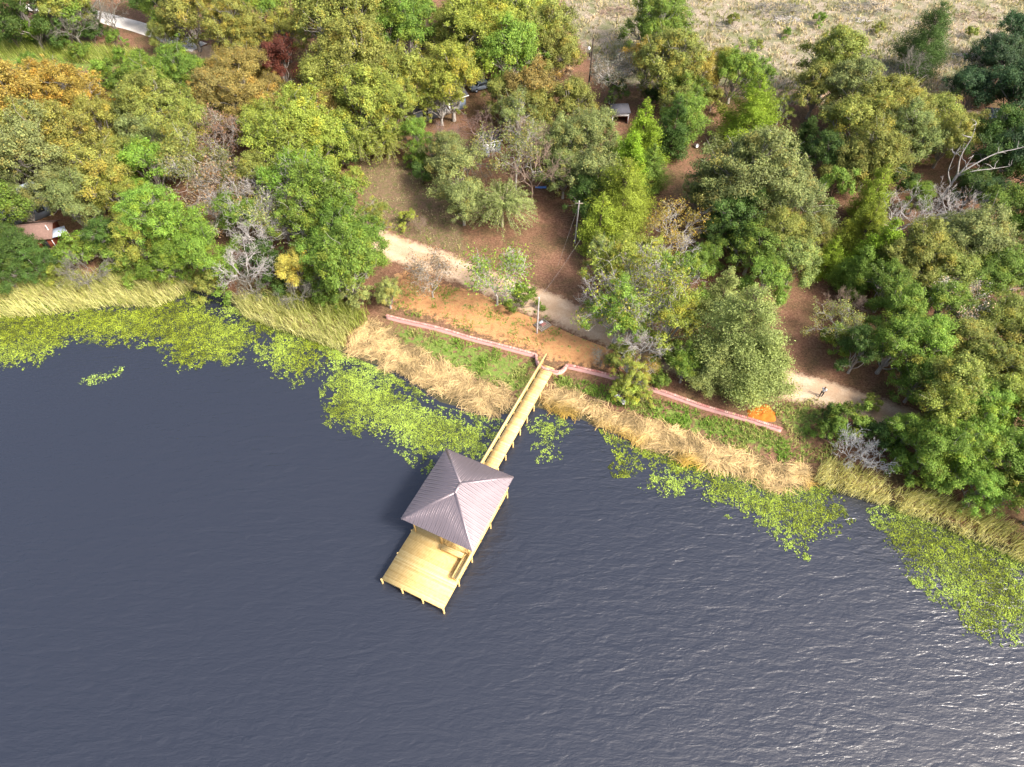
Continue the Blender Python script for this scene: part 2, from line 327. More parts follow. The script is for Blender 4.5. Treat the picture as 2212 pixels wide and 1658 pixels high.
# joists and rim boards
for xx in (.03, DW-.03): pbox('rim_board', (xx, DL/2, DZ-.17), (.05, DL-.1, .25))
for yy in (.03, DL-.03): pbox('rim_board', (DW/2, yy, DZ-.17), (DW-.12, .05, .25))
for xx in np.linspace(.7, DW-.7, 8): pbox('joist', (xx, DL/2, DZ-.17), (.05, DL-.12, .24))
for xx in (WB0+.03, WB1-.03): pbox('rim_board', (xx, (DL+WEND)/2+.05, DZ-.17), (.05, WEND-DL-.1, .25))
pile = MB().tube([(0, 0, -2.6), (0, 0, DZ-.045)], .10, 8, .6).mesh('piling', M['wood'])
def place(name, me, loc): obj(name, me, pier, loc)
for xx in np.linspace(-.02, DW+.02, 4):
    for yy in (-.02, 3.0, 5.75, 9.9, DL-.1): place('piling', pile, (float(xx), yy, 0))
ys = np.linspace(DL+2.2, WEND-.6, 9)
for yy in ys:
    for xx in (WB0-.09, WB1+.09): place('piling', pile, (xx, float(yy), 0))
# rails
post = MB().box((0, 0, .5), (.09, .09, 1.3), a=.55).mesh('rail_post', M['wood'])
for yy in ys: place('rail_post', post, (WB0-.055, float(yy)-.2, DZ-.13))
place('rail_post', post, (WB0-.055, DL+.25, DZ-.13)); place('rail_post', post, (WB0-.055, WEND-.05, DZ-.13))
pbox('hand_rail', (WB0-.06, (DL+WEND)/2+.4, DZ+1.04), (.24, WEND-DL+1.0, .045), a=.8)
pbox('mid_rail', (WB0+.012, (DL+WEND)/2, DZ+.6), (.035, WEND-DL-.1, .14), a=.6)
for yy in (3.2, 4.6, 7.8, 9.9, 12.0, DL-.12): place('rail_post', post, (DW+.03, yy, DZ-.13))
pbox('hand_rail', (DW+.04, (2.7+DL)/2, DZ+1.04), (.22, DL-2.7, .045), a=.8)
for zz in (.35, .7): pbox('mid_rail', (DW+.0, (3.0+DL)/2, DZ+zz), (.035, DL-3.3, .12), a=.6)
for yy in (DL-.12,):
    for xx in (.05, 1.5): place('rail_post', post, (xx, yy, DZ-.13))
pbox('hand_rail', (1.5, DL-.12, DZ+1.04), (2.9, .2, .045), a=.8)
# L-shaped bench by the open platform
def bench(nm, x0, x1, y0, y1):
    long_x = (x1-x0) > (y1-y0); s = obj(nm, MB().box(((x0+x1)/2, (y0+y1)/2, DZ+.30), (x1-x0-.1, y1-y0-.1, .5), a=.45).mesh(nm, M['wood']), pier)
    for i in range(3):
        if long_x: c = ((x0+x1)/2, y0+(i+.5)*(y1-y0)/3, DZ+.47); sz = (x1-x0, (y1-y0)/3-.02, .045)
        else: c = (x0+(i+.5)*(x1-x0)/3, (y0+y1)/2, DZ+.47); sz = ((x1-x0)/3-.02, y1-y0, .045)
        pbox('seat_board', (c[0], c[1], DZ+.573), sz, parent=s, a=.4+.2*i)
bench('bench', 6.15, 6.70, 2.9, 5.6); bench('bench', 3.75, 6.14, 5.05, 5.6)
for k in range(2): pbox('back_board', (6.77, 4.25, DZ+.75+.19*k), (.04, 2.8, .15), a=.8)
# pavilion
RC = (3.257, 9.966); LA, LB, EZ, RZ = 9.13, 7.93, 3.6, 1.93
for xx in (.35, 3.42, DW-.35):
    for yy in (5.85, 9.9, DL-.25): place('roof_post', bpy.data.meshes.get('roof_post') or MB().box((0, 0, 1.3), (.15, .15, 2.6), a=.5).mesh('roof_post', M['wood']), (xx, yy, DZ))
for xx in (.35, DW-.35): pbox('roof_beam', (xx, RC[1], EZ-.16), (.1, 8.5, .26))
for yy in (5.85, DL-.25): pbox('roof_beam', (RC[0]+.16, yy, EZ-.13), (6.3, .1, .26))
rl = (LA-LB)/2
cr = np.array([(RC[0]-LB/2, RC[1]-LA/2, EZ), (RC[0]+LB/2, RC[1]-LA/2, EZ), (RC[0]+LB/2, RC[1]+LA/2, EZ), (RC[0]-LB/2, RC[1]+LA/2, EZ), (RC[0], RC[1]-rl, EZ+RZ), (RC[0], RC[1]+rl, EZ+RZ)])
up = MB(); V0 = cr.copy(); V0[:, 2] -= .03; Vb = cr.copy(); Vb[:, 2] -= .16
up.add(np.vstack([V0, Vb]), [(0, 1, 4), (1, 2, 5, 4), (2, 3, 5), (3, 0, 4, 5), (7, 6, 10), (8, 7, 10, 11), (9, 8, 11), (6, 9, 11, 10), (0, 6, 7, 1), (1, 7, 8, 2), (2, 8, 9, 3), (3, 9, 6, 0)])
roof = obj('roof', up.mesh('roof', M['roof']), pier)
faces = [(cr[0], cr[1], LB), (cr[1], cr[2], LA), (cr[2], cr[3], LB), (cr[3], cr[0], LA)]; half = LB/2
for p0, p1, L in faces:
    e = (p1-p0)/L; inn = np.array([-e[1], e[0], 0]); n = max(1, round(L/.45)); wd = L/n; sl_ = np.array([inn[0], inn[1], RZ/half]); nr = np.cross(e, sl_); nr /= np.linalg.norm(nr)
    def pt(s, d, h): return p0+e*s+sl_*d+nr*h
    lim = lambda s: max(0.0, min(s, L-s, half))
    for i in range(n):
        s0, s1 = i*wd, (i+1)*wd; ks = sorted({s0, s1, *[q for q in (half, L-half, L/2) if s0+1e-4 < q < s1-1e-4]}); m = MB()
        top = [pt(s, lim(s), .012) for s in ks[::-1]]; bot = [pt(s0, -.05, .012), pt(s1, -.05, .012)]
        ring = bot+[q for q in top]; m.add(ring, [tuple(range(len(ring)))])
        for sc, rh, rw in ((s0+.035, .036, .045), ((s0+s1)/2, .014, .03)):
            d = lim(sc)
            if d < .1: continue
            a = [pt(sc-rw/2, -.05, .012), pt(sc+rw/2, -.05, .012), pt(sc+rw/4, -.05, .012+rh), pt(sc-rw/4, -.05, .012+rh)]; b_ = [q+sl_*(d+.03) for q in a]
            m.add(a+b_, [(0, 1, 2, 3), (1, 5, 6, 2), (3, 2, 6, 7), (0, 3, 7, 4), (4, 7, 6, 5)])
        obj('roof_panel', m.mesh('roof_panel', M['roof']), roof)
for a, b_ in ((0, 4), (1, 4), (2, 5), (3, 5), (4, 5)):
    p, q = cr[a].copy(), cr[b_].copy(); p[2] += .055; q[2] += .055; d = (q-p)/np.linalg.norm(q-p); sd_ = np.cross(d, (0, 0, 1)); sd_ /= np.linalg.norm(sd_); dz = np.array([0, 0, .06])
    if a < 4: q = q+d*.02; p = p-d*.04
    W_ = .14; vs = [p-sd_*W_-dz*1.2, p+dz*.4, p+sd_*W_-dz*1.2, q-sd_*W_-dz*1.2, q+dz*.4, q+sd_*W_-dz*1.2]
    obj('ridge_cap', MB().add(vs, [(0, 1, 4, 3), (1, 2, 5, 4), (0, 2, 1), (3, 4, 5)]).mesh('ridge_cap', M['roof']), roof)
# ------------------------------------------------------------------ brick retaining wall
def wallpath(pd, z=1.35): return at(np.array([p[0] for p in pd]), np.array([p[1] for p in pd]), z)[:, :2]
L0 = wallpath([(834, 681), (920, 703), (1010, 727), (1100, 750), (1158, 764)]); A0 = catmull(wallpath([(1158, 764), (1161, 779), (1172, 791), (1188, 797), (1206, 801), (1216, 797), (1225, 787)]), 5); R0 = wallpath([(1225, 787), (1320, 811), (1430, 846), (1520, 876), (1620, 905), (1690, 926)])
wall = thing('brick_wall', 'low pink brick retaining wall with curved bay at the pier', 'wall', (0, 0, 0))
def resample(P, step):
    d = np.concatenate([[0], np.cumsum(np.linalg.norm(np.diff(P, axis=0), axis=1))]); n = max(2, int(d[-1]/step)); s = np.linspace(0, d[-1], n)
    return np.stack([np.interp(s, d, P[:, 0]), np.interp(s, d, P[:, 1])], 1), s
def wing(nm, P, dark=0.0):
    Q, s = resample(P, .35); T = np.gradient(Q, axis=0); T /= np.linalg.norm(T, axis=1)[:, None]; Nn = np.stack([-T[:, 1], T[:, 0]], 1); th = .13
    zg = H(Q[:, 0], Q[:, 1]); zt = zg*.0+np.interp(s, s, zg)+.62; V = []; uu = []; vv = []; prof = [(-th, -.5), (-th, 0), (th, 0), (th, -.5)]
    for j, (o_, dz) in enumerate(prof):
        zz = zt if dz == 0 else zg-.4; V.append(np.column_stack([Q+Nn*o_, zz])); uu.append(s); vv.append(zz)
    n = len(Q); V = np.vstack(V); F = []
    for j in range(3):
        for i in range(n-1): F.append((j*n+i, j*n+i+1, (j+1)*n+i+1, (j+1)*n+i))
    F += [(0, n, 2*n, 3*n), (n-1, 4*n-1, 3*n-1, 2*n-1)]
    w_ = obj(nm, mesh(nm, V, np.array(F), {'uu': np.concatenate(uu), 'vv': np.concatenate(vv)}, (M['brick'],)), wall)
    Q2, s2 = resample(P, .21); m = MB(); zt2 = np.interp(s2, s, zt); run = 0
    for i in range(len(Q2)-1):
        c = (Q2[i]+Q2[i+1])/2; d = Q2[i+1]-Q2[i]; run = run-1 if run > 0 else (int(rng.integers(2, 7)) if rng.random() < dark else 0)
        a = float(rng.uniform(0, .2)) if run > 0 else float(np.clip(rng.normal(.62, .22), .25, 1))
        m.box((c[0], c[1], (zt2[i]+zt2[i+1])/2+.035+rng.normal(0, .004)), (np.linalg.norm(d)-.012, .31+rng.normal(0, .012), .065), math.atan2(d[1], d[0]), a)
    obj('coping', m.mesh('coping', M['coping']), w_, kind='stuff')
wing('wall_section', L0); wing('curved_section', A0); wing('wall_section', R0, .12)
# ------------------------------------------------------------------ tree builder
def unit(v): return v/(np.linalg.norm(v, axis=-1, keepdims=True)+1e-9)
def leaves(C, Nrm, size, rg, asp=.62):
    """rhombic leaf sprays: centres C, normals Nrm, lengths size"""
    n = len(C); a = unit(rg.normal(size=(n, 3))); T = unit(np.cross(Nrm, a)); B = np.cross(Nrm, T); s = size[:, None]
    fold = Nrm*s*.12
    V = np.stack([C-T*s*.5, C+B*s*asp*.5+fold, C+T*s*.5, C-B*s*asp*.5+fold], 1).reshape(-1, 3)
    i = np.arange(n)*4; F = np.stack([i, i+1, i+2, i+3], 1); return V, F
def branch_pts(p, q, rg, n=5, sag=.0, wob=.08):
    t = np.linspace(0, 1, n)[:, None]; L = np.linalg.norm(q-p); P = p+(q-p)*t; P[1:-1] += rg.normal(0, wob*L, (n-2, 3))*.6; P[:, 2] += np.sin(t[:, 0]*math.pi)*sag*L; return P
def leafy(kind, seed, R, Ht, nl, ls, K, lobes=8, flat=.75, turned=.12, low=.30, sparse=0.0):
    rg = np.random.default_rng(seed); zc = Ht*(low+1)/2; hz = Ht*(1-low)/2
    # a few main limbs carry the lobes; the crown's outline is the union of the lobes
    th = np.arange(lobes)*2.4+rg.uniform(0, .8, lobes); rr = R*.72*np.sqrt((np.arange(lobes)+.5)/lobes)*rg.uniform(.75, 1.2, lobes)
    lc = np.stack([np.cos(th)*rr, np.sin(th)*rr, zc+hz*.5*(1-2.0*(rr/(R*.75))**2)+rg.normal(0, hz*.14, lobes)], 1); lr = R*rg.uniform(.20, .46, lobes)
    li = rg.integers(0, lobes, K); d = unit(rg.normal(size=(K, 3))+np.array([0, 0, .55])); rad = rg.uniform(.45, 1.0, K)**.5*np.where(rg.random(K) < .18, rg.uniform(1.1, 1.5, K), 1)
    cc = lc[li]+d*(lr[li]*rad)[:, None]*np.array([1, 1, flat]); cr_ = R*rg.uniform(.06, .17, K)*(1 if R < 5 else .75)
    ci = rg.choice(K, nl, p=(cr_**2)/(cr_**2).sum()); dd = unit(rg.normal(size=(nl, 3))); C = cc[ci]+dd*(cr_[ci]*np.abs(rg.normal(.75, .38, nl)))[:, None]*np.array([1, 1, .85])
    nr = unit(dd*.7+d[ci]*.5+np.array([0, 0, .55])+rg.normal(0, .55, (nl, 3)))
    V, F = leaves(C, nr, ls*rg.uniform(.6, 1.35, nl), rg)
    cv = rg.uniform(.15, .85, K); v = np.clip(cv[ci]+rg.normal(0, .2, nl), 0, 1); tv = (rg.random(K) < turned)[ci]*rg.uniform(.4, 1, nl)+(rg.random(nl) < .06)
    crown = mesh('crown', V, F, {'v': np.repeat(v, 4), 't': np.repeat(np.clip(tv, 0, 1), 4)}, (M['leaf'],))
    m = MB(); r0 = .035*Ht*.62; m.tube([(0, 0, -.4), (0, 0, Ht*.12), (rg.normal(0, .1), rg.normal(0, .1), Ht*low), (rg.normal(0, .2), rg.normal(0, .2), zc)], [r0*1.5, r0*1.05, r0*.85, r0*.5], 7)
    for j in range(lobes):
        st = np.array([0, 0, Ht*low*rg.uniform(.75, 1.4)]); P = branch_pts(st, lc[j], rg, 5, .06); m.tube(P, np.linspace(r0*.55, r0*.22, 5), 5)
        for k in np.flatnonzero(li == j)[:9 if R < 5 else 14]:
            e = lc[j]+(cc[k]-lc[j])*rg.uniform(1.05, 1.45); m.tube(branch_pts(P[3], e, rg, 4, 0, .12), np.linspace(r0*.2, r0*.05, 4), 3, cap=False)
    return m.mesh('trunk', M['bark'], True), crown, R, Ht, zc
def cedar(seed, R, Ht, nl, ls, turned=.1, full=.85):
    rg = np.random.default_rng(seed); nb = int(150*(R/3)); z = Ht*(.06+.94*rg.random(nb)**1.25); ph = rg.uniform(0, 6.283, nb)
    prof = (1-z/Ht)**full*R*(1+.22*np.sin(ph*3+seed))*rg.uniform(.62, 1.12, nb)+.12; base = np.stack([0*z, 0*z, z-prof*.25], 1)
    tip = np.stack([np.cos(ph)*prof, np.sin(ph)*prof, z+prof*.25+.2], 1)
    bi = rg.choice(nb, nl, p=(prof**1.4)/(prof**1.4).sum()); t = rg.uniform(.28, 1.05, nl)**.75; C = base[bi]+(tip-base)[bi]*t[:, None]+rg.normal(0, 1, (nl, 3))*(.10+.085*prof[bi])[:, None]*np.array([1, 1, .7])
    out = unit(np.stack([np.cos(ph[bi]), np.sin(ph[bi]), 0*t], 1)); nr = unit(out*.55+np.array([0, 0, .6])+rg.normal(0, .6, (nl, 3)))
    V, F = leaves(C, nr, ls*rg.uniform(.6, 1.4, nl), rg, .5); cv = rg.uniform(.1, .85, nb); v = np.clip(cv[bi]*.8+.2*t+rg.normal(0, .15, nl), 0, 1)
    crown = mesh('crown', V, F, {'v': np.repeat(v, 4), 't': np.repeat((rg.random(nb) < turned)[bi]*1.0, 4)}, (M['needle'],))
    m = MB(); r0 = .022*Ht; m.tube([(0, 0, -.4), (0, 0, Ht*.3), (.05, 0, Ht*.97)], [r0*1.3, r0, .02], 6)
    for k in range(0, nb, 3): m.tube(branch_pts(base[k], tip[k], rg, 3), [.04, .03, .012], 3, cap=False)
    return m.mesh('trunk', M['bark'], True), crown, R, Ht, Ht*.45
def bare(seed, R, Ht, lv=4, spread=.75, nl=0, up=.35, ls=.22):
    rg = np.random.default_rng(seed); m = MB(); tips = []; r0 = .0125*Ht
    m.tube([(0, 0, -.4), (rg.normal(0, .1), rg.normal(0, .1), Ht*.15), (rg.normal(0, .25), rg.normal(0, .25), Ht*.32)], [r0*1.5, r0*1.1, r0*.9], 6)
    tr = m.mesh('trunk', M['bark'], True); m = MB()
    def grow(p, d, L, r, l):
        q = p+d*L; P = branch_pts(p, q, rg, 5, 0, .10); m.tube(P, np.maximum(np.linspace(r, r*.55, 5), .011), 4 if l > 2 else 3, cap=False)
        if l == 0: tips.append(q); return
        for c in range(int(rg.integers(3, 5)) if l > 1 else 3):
            nd = unit(d+rg.normal(0, spread, 3)+np.array([0, 0, up*.5])); f = rg.uniform(.45, 1.0); grow(P[0]+(q-P[0])*f, nd, L*rg.uniform(.5, .78), r*.55, l-1)
    for c in range(5):
        a = c*1.2566+rg.uniform(-.4, .4); grow(np.array([0, 0, Ht*rg.uniform(.22, .34)]), unit(np.array([math.cos(a)*R/Ht*1.5, math.sin(a)*R/Ht*1.5, rg.uniform(.5, 1.0)])), Ht*.34, r0*.75, lv-1)
    br = m.mesh('branches', M['bark'], False); cr_ = None
    if nl:
        T = np.array(tips); i = rg.integers(0, len(T), nl); C = T[i]+rg.normal(0, .3, (nl, 3)); V, F = leaves(C, unit(rg.normal(size=(nl, 3))+np.array([0, 0, .6])), ls*rg.uniform(.6, 1.4, nl), rg)
        k = rg.random(len(T)); cr_ = mesh('crown', V, F, {'v': np.repeat(np.clip(k[i]+rg.normal(0, .15, nl), 0, 1), 4), 't': np.repeat((rg.random(len(T)) < .35)[i]*1., 4)}, (M['leaf'],))
    return tr, br, R, Ht, Ht*.65, cr_
def willow(seed, R, Ht, nl, ls):
    rg = np.random.default_rng(seed); nb = 170; m = MB(); m.tube([(0, 0, -.4), (0, 0, Ht*.2), (.1, .1, Ht*.5)], [.22, .17, .1], 6); Cs = []; Ns = []; Vv = []
    for b in range(nb):
        a = rg.uniform(0, 6.283); e = rg.uniform(.1, 1.45); L = Ht*rg.uniform(.55, .8)*(1 if e > .5 else .8); t = np.linspace(0, 1, 7)
        rr = R*1.0*math.cos(e)**.6*t; zz = Ht*.42+math.sin(e)*L*.72*t-Ht*.30*t**2.4*(1-.4*math.sin(e))
        P = np.stack([np.cos(a)*rr, np.sin(a)*rr, zz], 1)+rg.normal(0, .06, (7, 3)); m.tube(P, np.linspace(.045, .01, 7), 3, cap=False)
        k = nl//nb; s = rg.uniform(.35, 1, k); C = np.stack([np.interp(s, t, P[:, i]) for i in range(3)], 1)+rg.normal(0, .13, (k, 3)); Cs.append(C); Vv.append(np.clip(rg.uniform(.2, .8)+rg.normal(0, .15, k), 0, 1))
        Ns.append(unit(np.array([math.cos(a)*.5, math.sin(a)*.5, .6])+rg.normal(0, .5, (k, 3))))
    C = np.concatenate(Cs); V, F = leaves(C, np.concatenate(Ns), ls*rg.uniform(.6, 1.4, len(C)), rg, .35)
    return m.mesh('trunk', M['bark'], True), mesh('crown', V, F, {'v': np.repeat(np.concatenate(Vv), 4), 't': np.zeros(len(C)*4)}, (M['leaf'],)), R, Ht, Ht*.5
LIB = {
 'oakL': [leafy('o', 11+i, 7.0, 12.5, 64000, .225, 420, 16, .85, .10, .14) for i in range(3)],
 'oak': [leafy('o', 21+i, 4.3, 8.8, 27000, .185, 190, 12, .85, .10, .15) for i in range(4)],
 'elm': [leafy('e', 31+i, 4.0, 9.6, 26000, .175, 190, 12, 1.0, .15, .12) for i in range(3)],
 'elmL': [leafy('e', 36+i, 6.3, 12.5, 54000, .205, 380, 16, .95, .15, .12) for i in range(2)],
 'loose': [leafy('l', 41+i, 5.0, 10.5, 17000, .19, 160, 14, .9, .2, .15) for i in range(2)],
 'shrub': [leafy('s', 51+i, 1.9, 2.9, 8000, .135, 70, 8, .9, .15, .03) for i in range(3)],
 'cedar': [cedar(61+i, 3.1, 9.0, 24000, .18) for i in range(3)],
 'cedarL': [cedar(66, 5.2, 12.5, 56000, .19, .1, .62), cedar(67, 5.0, 12.0, 52000, .19, .1, .7)],
 'pine': [leafy('p', 71, 3.2, 8.5, 12000, .2, 70, 9, .8, .0, .2)],
 'bare': [bare(81+i, 3.6, 9.0, 5) for i in range(3)],
 'twig': [bare(86, 2.6, 5.5, 5, .6, 0), bare(87, 2.6, 5.0, 5, .7, 0)],
 'thin': [bare(91+i, 4.2, 10.0, 5, .75, 4200) for i in range(2)],
 'sapling': [bare(95, 1.5, 5.0, 5, .6, 2600, .35, .15)],
 'willow': [willow(97, 4.2, 7.5, 13000, .21)],
}
CLR = dict(olive=(.23, .245, .065), ygreen=(.265, .295, .06), bright=(.19, .28, .05), cedar=(.20, .28, .025), cedary=(.22, .265, .035), green=(.15, .22, .04), dkgreen=(.075, .125, .03), bluegreen=(.055, .10, .045),
           greygreen=(.215, .24, .095), orange=(.34, .25, .065), yellow=(.28, .27, .07), brown=(.28, .215, .075), red=(.16, .045, .035), pale=(.27, .30, .11), straw=(.55, .44, .12), pinkgrey=(.22, .15, .13), grey=(.20, .19, .16), white=(.46, .43, .41), tan=(.30, .22, .17), silver=(.42, .42, .42))
WORD = dict(olive='olive green', ygreen='yellow green', bright='bright green', cedar='mid green', cedary='yellow green', green='deep green', dkgreen='dark green', bluegreen='dark blue green', greygreen='grey green', orange='orange brown', yellow='golden yellow', brown='brownish', red='dark red', pale='pale green', straw='straw yellow', pinkgrey='pinkish grey', grey='grey', white='whitish', tan='tan', silver='silver grey')
KIND = dict(oakL=('oak_tree', 'broad spreading oak'), oak=('oak_tree', 'rounded oak'), elm=('elm_tree', 'upright leafy elm'), elmL=('elm_tree', 'tall broad elm'), loose=('loose_tree', 'open crowned tree'), shrub=('shrub', 'leafy shrub'),
            cedar=('cedar_tree', 'pointed cedar'), cedarL=('cedar_tree', 'big bushy cedar'), pine=('pine_tree', 'tufted young pine'), bare=('bare_tree', 'bare leafless tree'), twig=('bare_shrub', 'bare twiggy shrub'), thin=('thin_tree', 'thinly leaved tree with pale branches'), sapling=('sapling', 'slender sapling'), willow=('willow_tree', 'fan shaped drooping willow'))
BARK = dict(oakL=(.34, .31, .28), oak=(.32, .29, .26), elm=(.30, .27, .24), elmL=(.32, .30, .27), loose=(.40, .38, .35), cedar=(.12, .085, .065), cedarL=(.14, .10, .08), pine=(.14, .09, .06), shrub=(.22, .18, .14), thin=(.50, .47, .44), sapling=(.45, .42, .38), willow=(.40, .36, .24))
BIGR = dict(oakL=6.0, oak=4.6, elm=4.2, elmL=5.6, loose=4.6, shrub=2.6, cedar=3.2, cedarL=4.6, pine=3.2, bare=3.4, twig=2.4, thin=3.8, sapling=2.5, willow=4.0)
LANDMARKS = [(300, 62, 'the white gravel road'), (120, 115, 'the tall green grass'), (605, 132, 'the dark red tree'), (90, 505, 'the brown roofed cabin'), (45, 425, 'the pale metal roof'), (870, 400, 'the brown clearing'), (86, 590, 'the small red shrub'), (640, 580, 'the straw yellow tree'),
 (545, 440, 'the leaning dead tree'), (838, 645, 'the left end of the brick wall'), (930, 215, 'the dark roofed house'), (1052, 305, 'the blue grey shed'), (1085, 435, 'the lone fan shaped willow'), (1283, 150, 'the tall dark lamp pole'), (1340, 245, 'the open fronted white shed'), (1250, 480, 'the guyed pole'),
 (1462, 480, 'the orange tinged thin tree'), (1400, 620, 'the half bare tree'), (1600, 730, 'the big pale cedar'), (1163, 690, 'the brick pallet'), (1800, 405, 'the tufted pine'), (2030, 370, 'the forked dead snag'), (2000, 95, 'the shaggy field cedar'), (1690, 205, 'the field edge track'), (1780, 830, 'the person on the road'),
 (1845, 965, 'the silver dead bush'), (1690, 926, 'the right end of the brick wall'), (1340, 20, 'the nearer brush pile'), (1100, 150, 'the parked white car'), (2170, 265, 'the grey metal shelter'), (160, 215, 'the big orange tree'), (2150, 1130, 'the long right hand reed bed'), (330, 465, 'the bright green bank elm'), (2050, 640, 'the road through the far woods')]
SHORT = dict(oakL='broad oak', oak='oak', elm='elm', elmL='tall elm', loose='open tree', shrub='shrub', cedar='cedar', cedarL='big cedar', pine='pine', bare='bare tree', twig='bare shrub', thin='thin tree', sapling='sapling', willow='willow')
TLOG = []; cnt = {}; trng = random.Random(3)
def tree(xd, yd, rp, kind, colr, where, label=None, hs=1.0, turn=.55, bark=None):
    lib = LIB[kind]; k = cnt.get(kind, 0); cnt[kind] = k+1; T = lib[k % len(lib)]; R_, Ht, zc = T[2], T[3], T[4]
    p = gnd(np.array(float(xd)), np.array(float(yd))); s = 1.0
    for i in range(5):
        z = float(H(p[0], p[1]))+zc*s*hs; q = at(np.array(float(xd)), np.array(float(yd)), z); s = 1.19*rp/scale_at(q)/R_; p = q
    base = (float(p[0]), float(p[1]), float(H(p[0], p[1])))
    if base[2] < .05: base = (base[0], base[1], .05)
    nm, kw = KIND[kind]; rm = rp/scale_at(p)
    lm = min(LANDMARKS, key=lambda q: math.hypot(q[0]-xd, (q[1]-yd)*1.4))[2]; ref = BIGR[kind]
    size = 'small' if rm < .62*ref else ('large' if rm > 1.05*ref else 'middling')
    lb = label or f'{size} {WORD[colr]} {kw} near {lm}'
    t = thing(nm, lb, 'shrub' if 'shrub' in nm else 'tree', base, trng.uniform(0, 6.28), None if label else 'trees near '+lm)
    if not label:
        l2 = sorted(LANDMARKS, key=lambda q: math.hypot(q[0]-xd, (q[1]-yd)*1.4))[1][2]; TLOG.append((t, lb, f'{WORD[colr]} {SHORT[kind]} between {lm} and {l2}'))
    sx = s*trng.uniform(.93, 1.07); t.scale = (sx, s, s*hs*trng.uniform(.95, 1.05))
    c = CLR[colr]; k_ = trng.uniform(.88, 1.12); j = [k_*trng.uniform(.95, 1.05) for _ in range(3)]; cc = (c[0]*j[0]*1.16, c[1]*j[1]*1.25, c[2]*j[2]*1.05, turn)
    bk = CLR[bark] if bark else BARK.get(kind, c); bk = bk if kind not in ('bare', 'twig') else c
    a = obj('trunk', T[0], t); a.color = (*bk, 1)
    if kind in ('bare', 'twig', 'thin', 'sapling'):
        b_ = obj('branches', T[1], t); b_.color = (*bk, 1)
        if T[5] is not None: q = obj('crown', T[5], t); q.color = cc
    else:
        q = obj('crown', T[1], t); q.color = cc
    return t
